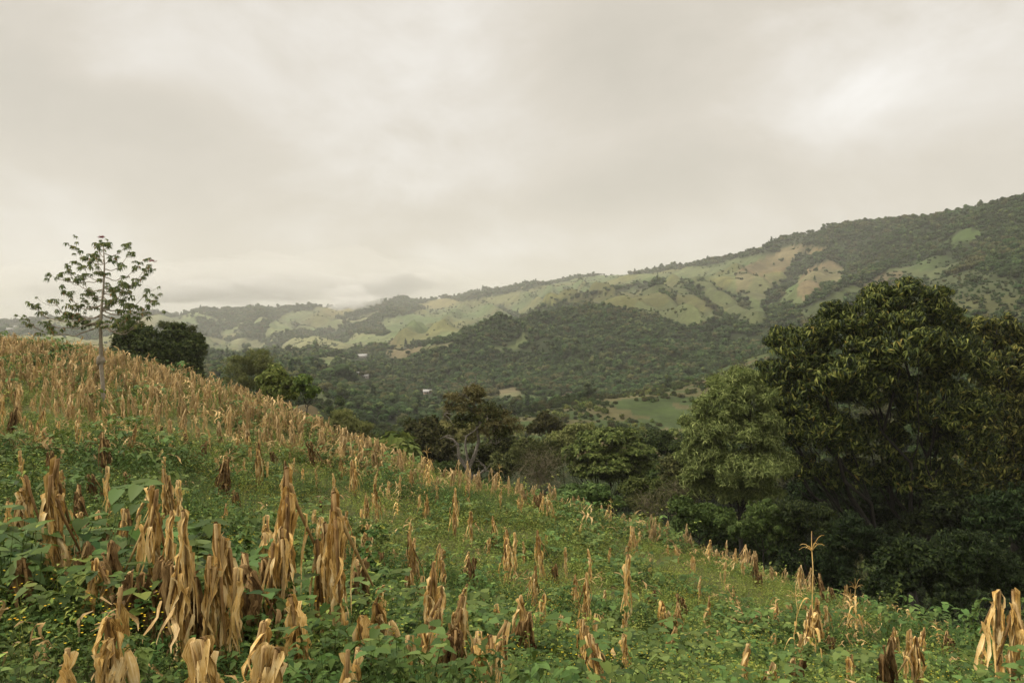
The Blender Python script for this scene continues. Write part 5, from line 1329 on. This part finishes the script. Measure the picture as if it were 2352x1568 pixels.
L4 = [(70,1110,1240,'lean'),(170,1040,1140,'dark'),(270,930,1040,'bent'),(470,970,1080,'bundle'),(300,1060,1200,'stump'),(380,1250,1330,'bent'),(515,1200,1240,'stump'),(600,1110,1200,'bent'),(725,1240,1330,'bent'),(750,1100,1200,'bundle'),(330,680,800,'bent'),(450,740,840,'lean'),(510,730,840,'bundle'),(620,780,880,'bent'),
 (700,840,900,'lean'),(770,820,930,'bundle'),(960,1110,1390,'bundle'),(1010,1100,1330,'hood'),(1065,1100,1300,'bent'),(880,1250,1440,'bent'),(920,1400,1640,'dark'),(540,1390,1640,'bent'),(610,1410,1640,'lean'),(1190,1160,1240,'bundle'),(1200,1430,1560,'hood'),(1490,1250,1400,'bundle'),(1590,1130,1230,'bent'),(1650,1230,1390,'bundle'),
 (1600,1340,1650,'lean'),(1630,1350,1640,'bundle'),(1430,1350,1640,'dark'),(2120,1060,1640,'bent'),(2250,1120,1660,'bundle'),(2190,1110,1650,'lean'),(2010,1350,1520,'stump'),(1400,1130,1210,'bent'),(1250,930,1300,'arch'),(1200,980,1280,'arch'),(985,610,1500,'tassel'),(870,980,1420,'tassel'),(900,880,1010,'bent'),(150,650,720,'bent'),(210,650,720,'lean'),(370,750,810,'stump'),(410,770,820,'stump'),
 (1310,1050,1130,'bent'),(1080,980,1060,'dark'),(1040,930,1060,'dark'),(1760,1190,1330,'arch'),(840,1080,1150,'bent'),(640,1140,1230,'bent'),(1130,1290,1380,'dark'),(1800,1280,1380,'dark')]
SEEN_AT = []
def from_list(lst, ox, oy, k=.3702):
    for i, (x, t, b_, kd) in enumerate(lst):
        px, py, pt = ox + x * k, oy + b_ * k, oy + t * k
        g = ground_pix(px, py, up=.24); h = (py - pt) / F * g[1] * 1.04 + .26
        h = max(.6, min(h, 2.6 if kd in ('tassel', 'arch') else 1.9))
        if kd == 'bundle' and h < .7: kd = 'bent'
        rr_ = (i * 7 + int(x)) % 13
        yaw = 0.2 if kd == 'lean' and rr_ % 2 else rr_ * .5
        put_maize(kd, rr_, g, h, yaw, tilt=(RS.randn() * .05, RS.randn() * .07)); SEEN_AT.append((px, py))
from_list(L2, 0, 988); from_list(L3, 752.6, 988); from_list(L4, 1505, 988)
N_LIST = len(PLANTS)
print('listed maize', N_LIST)
SA = np.array(SEEN_AT)

# the rest of the field: nearest ones singly up to 300, the far dense stand as one mass
rsm = np.random.RandomState(31)
def field_pts(s, r0, r1, um=.82):
    x, y = grid_pts(s, r0, r1, um); k = y < d_sky(x, y) * 1.12; return x[k], y[k]
def dryness(x, y):
    """how densely the dry maize stands: thick on the upper left, thin low on the right"""
    px = x / y * F + W2; py = HY - height(x, y, False) / y * F
    dn = .13 + .10 * (fbm(x, y, 5, 2) > .1)
    up_ = smooth(150, 20, py - np.interp(px, [0, 300, 600, 900, 1200], [800, 845, 930, 1060, 1140]))
    left = smooth(1150, 760, px)
    stripe = .65 + .5 * (fbm(x + .5 * y, (y - .5 * x) * 2.5, 9, 2) > -.05)
    return np.clip(dn + left * up_ * .50 * stripe + .25 * smooth(60, 0, py - np.interp(px, [900, 1200, 1500, 1800, 2100], [1060, 1140, 1235, 1335, 1440])), 0, 1)
xm, ym = field_pts(.62, 9, 125)
dn = dryness(xm, ym); k = rsm.rand(len(xm)) < dn * .62
xm, ym = xm[k], ym[k]; zm = height(xm, ym); rm = np.hypot(xm, ym)
pxm, pym = xm / ym * F + W2, HY - zm / ym * F
ok = np.ones(len(xm), bool)
for i in range(len(xm)):
    if ym[i] < 40 and np.min(np.abs(SA[:, 0] - pxm[i]) + np.abs(SA[:, 1] - pym[i]) * .6) < 900 / ym[i] * 1.0: ok[i] = False
# keep the foreground to what the picture shows
ok &= ~((rm < 17)) & ~((rm < 34) & (rsm.rand(len(xm)) < .6))
xm, ym, zm, rm, pxm = [a[ok] for a in (xm, ym, zm, rm, pxm)]
hm_ = .55 + .75 * rsm.rand(len(xm))
inview = (np.abs(pxm - W2) < 1180)
o = np.argsort(np.where(inview, rm, 1e9))[:max(0, 298 - N_LIST)]
KP = ['bent', 'bent', 'bundle', 'bent', 'hood', 'bent', 'dark', 'lean']
for j in o:
    kd = KP[rsm.randint(0, 8)]
    put_maize(kd, rsm.randint(0, 9), (xm[j], ym[j], zm[j]), hm_[j] * (HT[kd] if kd in ('stump', 'hood') else 1), rsm.rand() * 6.28, tilt=(rsm.randn() * .05, rsm.randn() * .05))
rest = np.ones(len(xm), bool); rest[o] = False
def join_far(i, kd):
    a, b_, c = maize(40 + i, kd, True)
    bm = bmesh.new(); bm.from_mesh(a); bm.from_mesh(b_)
    me = bpy.data.meshes.new('maize_shape'); bm.to_mesh(me); bm.free(); me.materials.append(M['straw_far']); return me
FARM = [join_far(i, k) for i, k in enumerate(['bent', 'bent', 'bent', 'bundle', 'bent', 'hood', 'bent', 'bundle'])]
far_maize = scatter('dry_maize_stand', np.stack([xm, ym, zm], 1)[rest], rsm.rand(rest.sum()) * 6.28, hm_[rest], rsm.randint(0, 8, rest.sum()), proto_coll('maize_shape', FARM), 8, tilt=rsm.randn(rest.sum(), 2) * .13)
tag(far_maize, 'dense stand of straw coloured dry maize over the upper slope', 'maize')
print('far maize', rest.sum())

# ---- ground cover
def clump_bean(i, n=16):
    rs = np.random.RandomState(40 + i); a = Acc(); st_ = []
    tv, tf = heart_leaf()
    for k in range(n):
        c = np.array((rs.randn() * .19, rs.randn() * .19, rs.uniform(.06, .36))); ya = rs.rand() * 6.28; s0 = rs.uniform(.05, .095)
        for j in range(3):
            yy = ya + (j - 1) * 1.9; R = rotm(np.array([yy]), np.array([rs.uniform(-.6, .25)])) * s0 * rs.uniform(.8, 1.1)
            a.stamp(tv, tf, R, (c + np.array((-math.sin(yy), math.cos(yy), 0)) * s0 * .25)[None])
        tube(a, [(c[0] * .3, c[1] * .3, 0), c * (.8, .8, .6), c], [.003, .0025, .002], 3, False)
    return a.mesh('bean_shape', M['bean'])
def clump_weed(i, n=70, mat='weed', sz=.045, hmax=.34, spread=.2, leaf=None):
    rs = np.random.RandomState(60 + i); a = Acc()
    tv, tf = leaf or quad_leaf(.5, .15)
    for k in range(8):
        e = np.array((rs.randn() * spread, rs.randn() * spread, rs.uniform(.45, 1) * hmax)); tube(a, [(e[0] * .4, e[1] * .4, 0), e * (.8, .8, .55), e], [.003, .002, .001], 3, False)
        m_ = n // 8; t = rs.rand(m_); p = e * (.4 + .6 * t)[:, None] * np.stack([np.ones(m_), np.ones(m_), t ** .4], 1) + rs.randn(m_, 3) * (.035, .035, .02)
        R = rotm(rs.rand(m_) * 6.28, rs.randn(m_) * .35 + .1) * (sz * (.6 + .9 * rs.rand(m_)))[:, None, None]
        a.stamp(tv, tf, R, p)
    return a.mesh('weed_shape', M[mat])
def clump_flower(i):
    rs = np.random.RandomState(80 + i); a = Acc(); tv, tf = quad_leaf(.7, .05)
    for k in range(9):
        c = np.array((rs.randn() * .16, rs.randn() * .16, rs.uniform(.28, .42)))
        n = 6; R = rotm(np.arange(n) * 1.05, np.full(n, .15)) * .0095; a.stamp(tv, tf, R, np.tile(c, (n, 1)))
    return a.mesh('flower_shape', M['flower'])
def clump_litter(i):
    rs = np.random.RandomState(90 + i); a = Acc()
    for k in range(9): strip(a, (rs.randn() * .2, rs.randn() * .2, rs.uniform(.12, .4)), rs.rand() * 6.28, rs.uniform(.1, .3), rs.uniform(.15, .3), .035, rs, .6, .03, 6)
    return a.mesh('litter_shape', M['straw_far'])
COVER = [clump_bean(0), clump_bean(1), clump_bean(2, 20), clump_weed(0), clump_weed(1), clump_weed(2, 90, 'weed', .036), clump_weed(3, 80, 'weed_dark', .05), clump_weed(4, 60, 'weed_dark', .065, .30),
         clump_weed(5, 110, 'weed', .026, .26), clump_litter(0), clump_litter(1), clump_flower(0), clump_flower(1)]
cc = proto_coll('cover_shape', COVER)
XX, YY, SS = [], [], []
for s_, a_, b_, ms in ((.17, 4.6, 11, 1.0), (.23, 11, 22, 1.0), (.34, 22, 45, 1.25), (.60, 45, 125, 1.9)):
    x, y = field_pts(s_, a_, b_, .78); XX.append(x); YY.append(y); SS.append(np.full(len(x), ms))
x, y, s = map(np.concatenate, (XX, YY, SS)); z = height(x, y); r = np.hypot(x, y); n = len(x)
px = x / y * F + W2; py = HY - z / y * F
nz = fbm(x, y, 2.6, 3); nz2 = fbm(x + 50, y + 80, 6.5, 2); q = rsm.rand(n)
beanp = np.interp(r, [5, 8, 12, 30], [.42, .24, .10, .04]) * (1 + 1.6 * nz)
which = np.where(q < beanp, rsm.randint(0, 3, n), np.where(nz2 + .5 * rsm.randn(n) * .5 > .18, rsm.randint(6, 8, n), rsm.choice([3, 4, 5, 8], n)))
dry = dryness(x, y); lit = (rsm.rand(n) < np.clip((dry - .2) * .35, 0, .35)) | (rsm.rand(n) < .012); which[lit] = rsm.randint(9, 11, lit.sum())
pp = ((px - (1935 + (py - 1415) * 1.2)) / 26) ** 2 < 1
bare = pp & (py > 1410) & (py < 1480) & (rsm.rand(n) < .9); which[bare] = 10
sc_ = s * np.where(bare, .45, 1) * (.65 + .95 * rsm.rand(n) ** 2) * (1 + .95 * np.maximum(nz, -.35))
mound = (nz > .22) & (which < 9) & (rsm.rand(n) < .55); which[mound] = rsm.choice([2, 3, 6, 7], mound.sum())
cov = scatter('ground_cover_plants', np.stack([x, y, z], 1), rsm.rand(n) * 6.28, sc_, which, cc, 13, tilt=rsm.randn(n, 2) * .12, zs=1 + .9 * np.maximum(nz2, 0))
tag(cov, 'green bean vines and small-leaved weeds carpeting the sloping field', 'ground cover')
print('cover', n)
# yellow flowers in drifts
fx, fy = field_pts(.30, 5, 34, .75); fn = fbm(fx + 11, fy + 5, 2.4, 2); fpx = fx / fy * F + W2
k = ((fn > .20) | ((fpx < 350) & (fy < 9.5)) & (fn > -.1)) & (rsm.rand(len(fx)) < .32); fx, fy = fx[k], fy[k]; nf = len(fx)
fl = scatter('yellow_flowers', np.stack([fx, fy, height(fx, fy)], 1), rsm.rand(nf) * 6.28, 1 + .2 * rsm.rand(nf), rsm.randint(11, 13, nf), cc, 13)
tag(fl, 'tiny yellow wild flowers dotted through the green weeds', 'flowers')

# ---- bean vines climbing the stalks
def vine_mesh(i, H=1.2, n=26, wid=.16):
    rs = np.random.RandomState(140 + i); a = Acc(); b_ = Acc(); tv, tf = heart_leaf()
    t = np.linspace(0, 1, 22); c = np.stack([np.sin(t * 17) * .04 + t * .05, np.cos(t * 17) * .04, t * H], 1); c[-4:] += np.array([[.03, 0, 0], [.07, 0, .02], [.13, 0, .03], [.2, 0, -.02]])
    tube(b_, c, np.linspace(.006, .003, 22), 4, False)
    for k in range(n):
        o = c[rs.randint(1, 22)]; ya = rs.rand() * 6.28; s0 = rs.uniform(.06, .11); p = o + np.array((math.cos(ya), math.sin(ya), 0)) * rs.uniform(.03, wid) + (0, 0, rs.uniform(-.03, .07))
        tube(b_, [o, (o + p) / 2 + (0, 0, .02), p], .0025, 3, False)
        for j in range(3):
            yy = ya + (j - 1) * 1.9; R = rotm(np.array([yy]), np.array([rs.uniform(-1.0, -.1)])) * s0
            a.stamp(tv, tf, R, p[None])
    return b_.mesh('vine_stem_shape', M['weed']), a.mesh('vine_leaf_shape', M['bean'])
VINES = [(x_, y_, h_, 'bean vine in the left clumps of dry maize, ' + w_) for x_, y_, h_, w_ in ((60, 1330, 110, 'at the left edge'), (160, 1350, 120, 'between the two leftmost sheaves'), (228, 1320, 130, 'behind the second sheaf'), (365, 1340, 120, 'beside the tall pair'), (440, 1360, 130, 'before the central gap'), (530, 1370, 110, 'right of the square-topped plant'), (590, 1330, 130, 'left of the tallest clump'), (670, 1350, 110, 'below the tallest clump'), (745, 1320, 120, 'left of the twin sheaves'), (820, 1300, 110, 'right of the twin sheaves'), (260, 1420, 100, 'low in front of the second sheaf'), (480, 1430, 90, 'low in front of the middle clump'), (620, 1440, 90, 'low before the tallest clump'), (120, 1430, 90, 'low before the first sheaf'))] + [(867, 1345, 150, 'dark leafy bean vine smothering stalks, left of centre near the bottom'), (850, 1370, 170, 'bean vine climbing weathered stalks just left of the smothered column'), (300, 1255, 110, 'bean vine spreading between the tall clumps at left'),
 (330, 1290, 110, 'lower bean vine between the tall clumps at left'), (497, 1300, 120, 'bean vine on stalks left of the big central clump'), (405, 1300, 90, 'bean vine leaves hanging between dark maize leaves'), (545, 1330, 130, 'bean vine climbing behind the square topped maize'),
 (2045, 1470, 130, 'bean vine with curling tendril above the lower right stalks'), (2230, 1520, 150, 'bean vine reaching up beside the big maize plant at right edge'), (2335, 1530, 160, 'bean vine hanging on the maize plant at the right edge'), (1850, 1560, 90, 'low bean vine at the bottom right foot of a maize clump'),
 (270, 1540, 90, 'broad-leaved bean vine near the bottom left hood-shaped maize'), (120, 1240, 90, 'bean vine wound into the leftmost tall stalks'), (1290, 1410, 70, 'bean vine over bent maize in the lower centre'), (1410, 1465, 70, 'small bean vine right of the lower centre clumps'),
 (700, 1290, 90, 'bean vine right of the big central clump'), (200, 1290, 120, 'bean vine in shade between the left clumps'), (1570, 1230, 40, 'green vine over the edge of the field below the pale tree')]
for i, (px, py, hp, lab) in enumerate(VINES):
    g = ground_pix(px, py, up=.2); h = hp / F * g[1] + .2; sm, lm = vine_mesh(i, max(.5, h), int(20 + 26 * min(h, 1.4)))
    root = empty('climbing_bean_vine', g - (0, .05, .02), lab, 'vine', 'bean vines climbing the dry maize')
    for nm, me in (('stem', sm), ('leaves', lm)):
        o = bpy.data.objects.new(nm, me); COL.objects.link(o); o.parent = root

# ---- labels of the maize plants: each told apart by look and place
def zone(px, py, d):
    c = 'far left' if px < 300 else 'left' if px < 700 else 'left of centre' if px < 1050 else 'centre' if px < 1350 else 'right of centre' if px < 1700 else 'right' if px < 2050 else 'far right'
    r_ = 'at bottom edge' if py > 1500 else 'near the bottom' if py > 1380 else 'lower field' if py > 1250 else 'mid slope' if py > 1100 else 'upper slope'
    return r_ + ', ' + c
bk = {}
for pl in PLANTS:
    root, kd, g, h = pl; px, py = g[0] / g[1] * F + W2, HY - g[2] / g[1] * F
    look = DESC[kd]
    bk.setdefault((look, zone(px, py, g[1])), []).append((px, root))
for (look, zn), l in bk.items():
    l.sort(key=lambda q: q[0])
    for i, (px, root) in enumerate(l):
        root['group'] = 'dry maize plants on the slope'
        if len(l) == 1: root['label'] = look + ' ' + zn
        elif i < len(ORD): root['label'] = look + ' ' + zn + ', ' + ORD[i]
        else: root['label'] = look + ' ' + zn + ', near its right end'
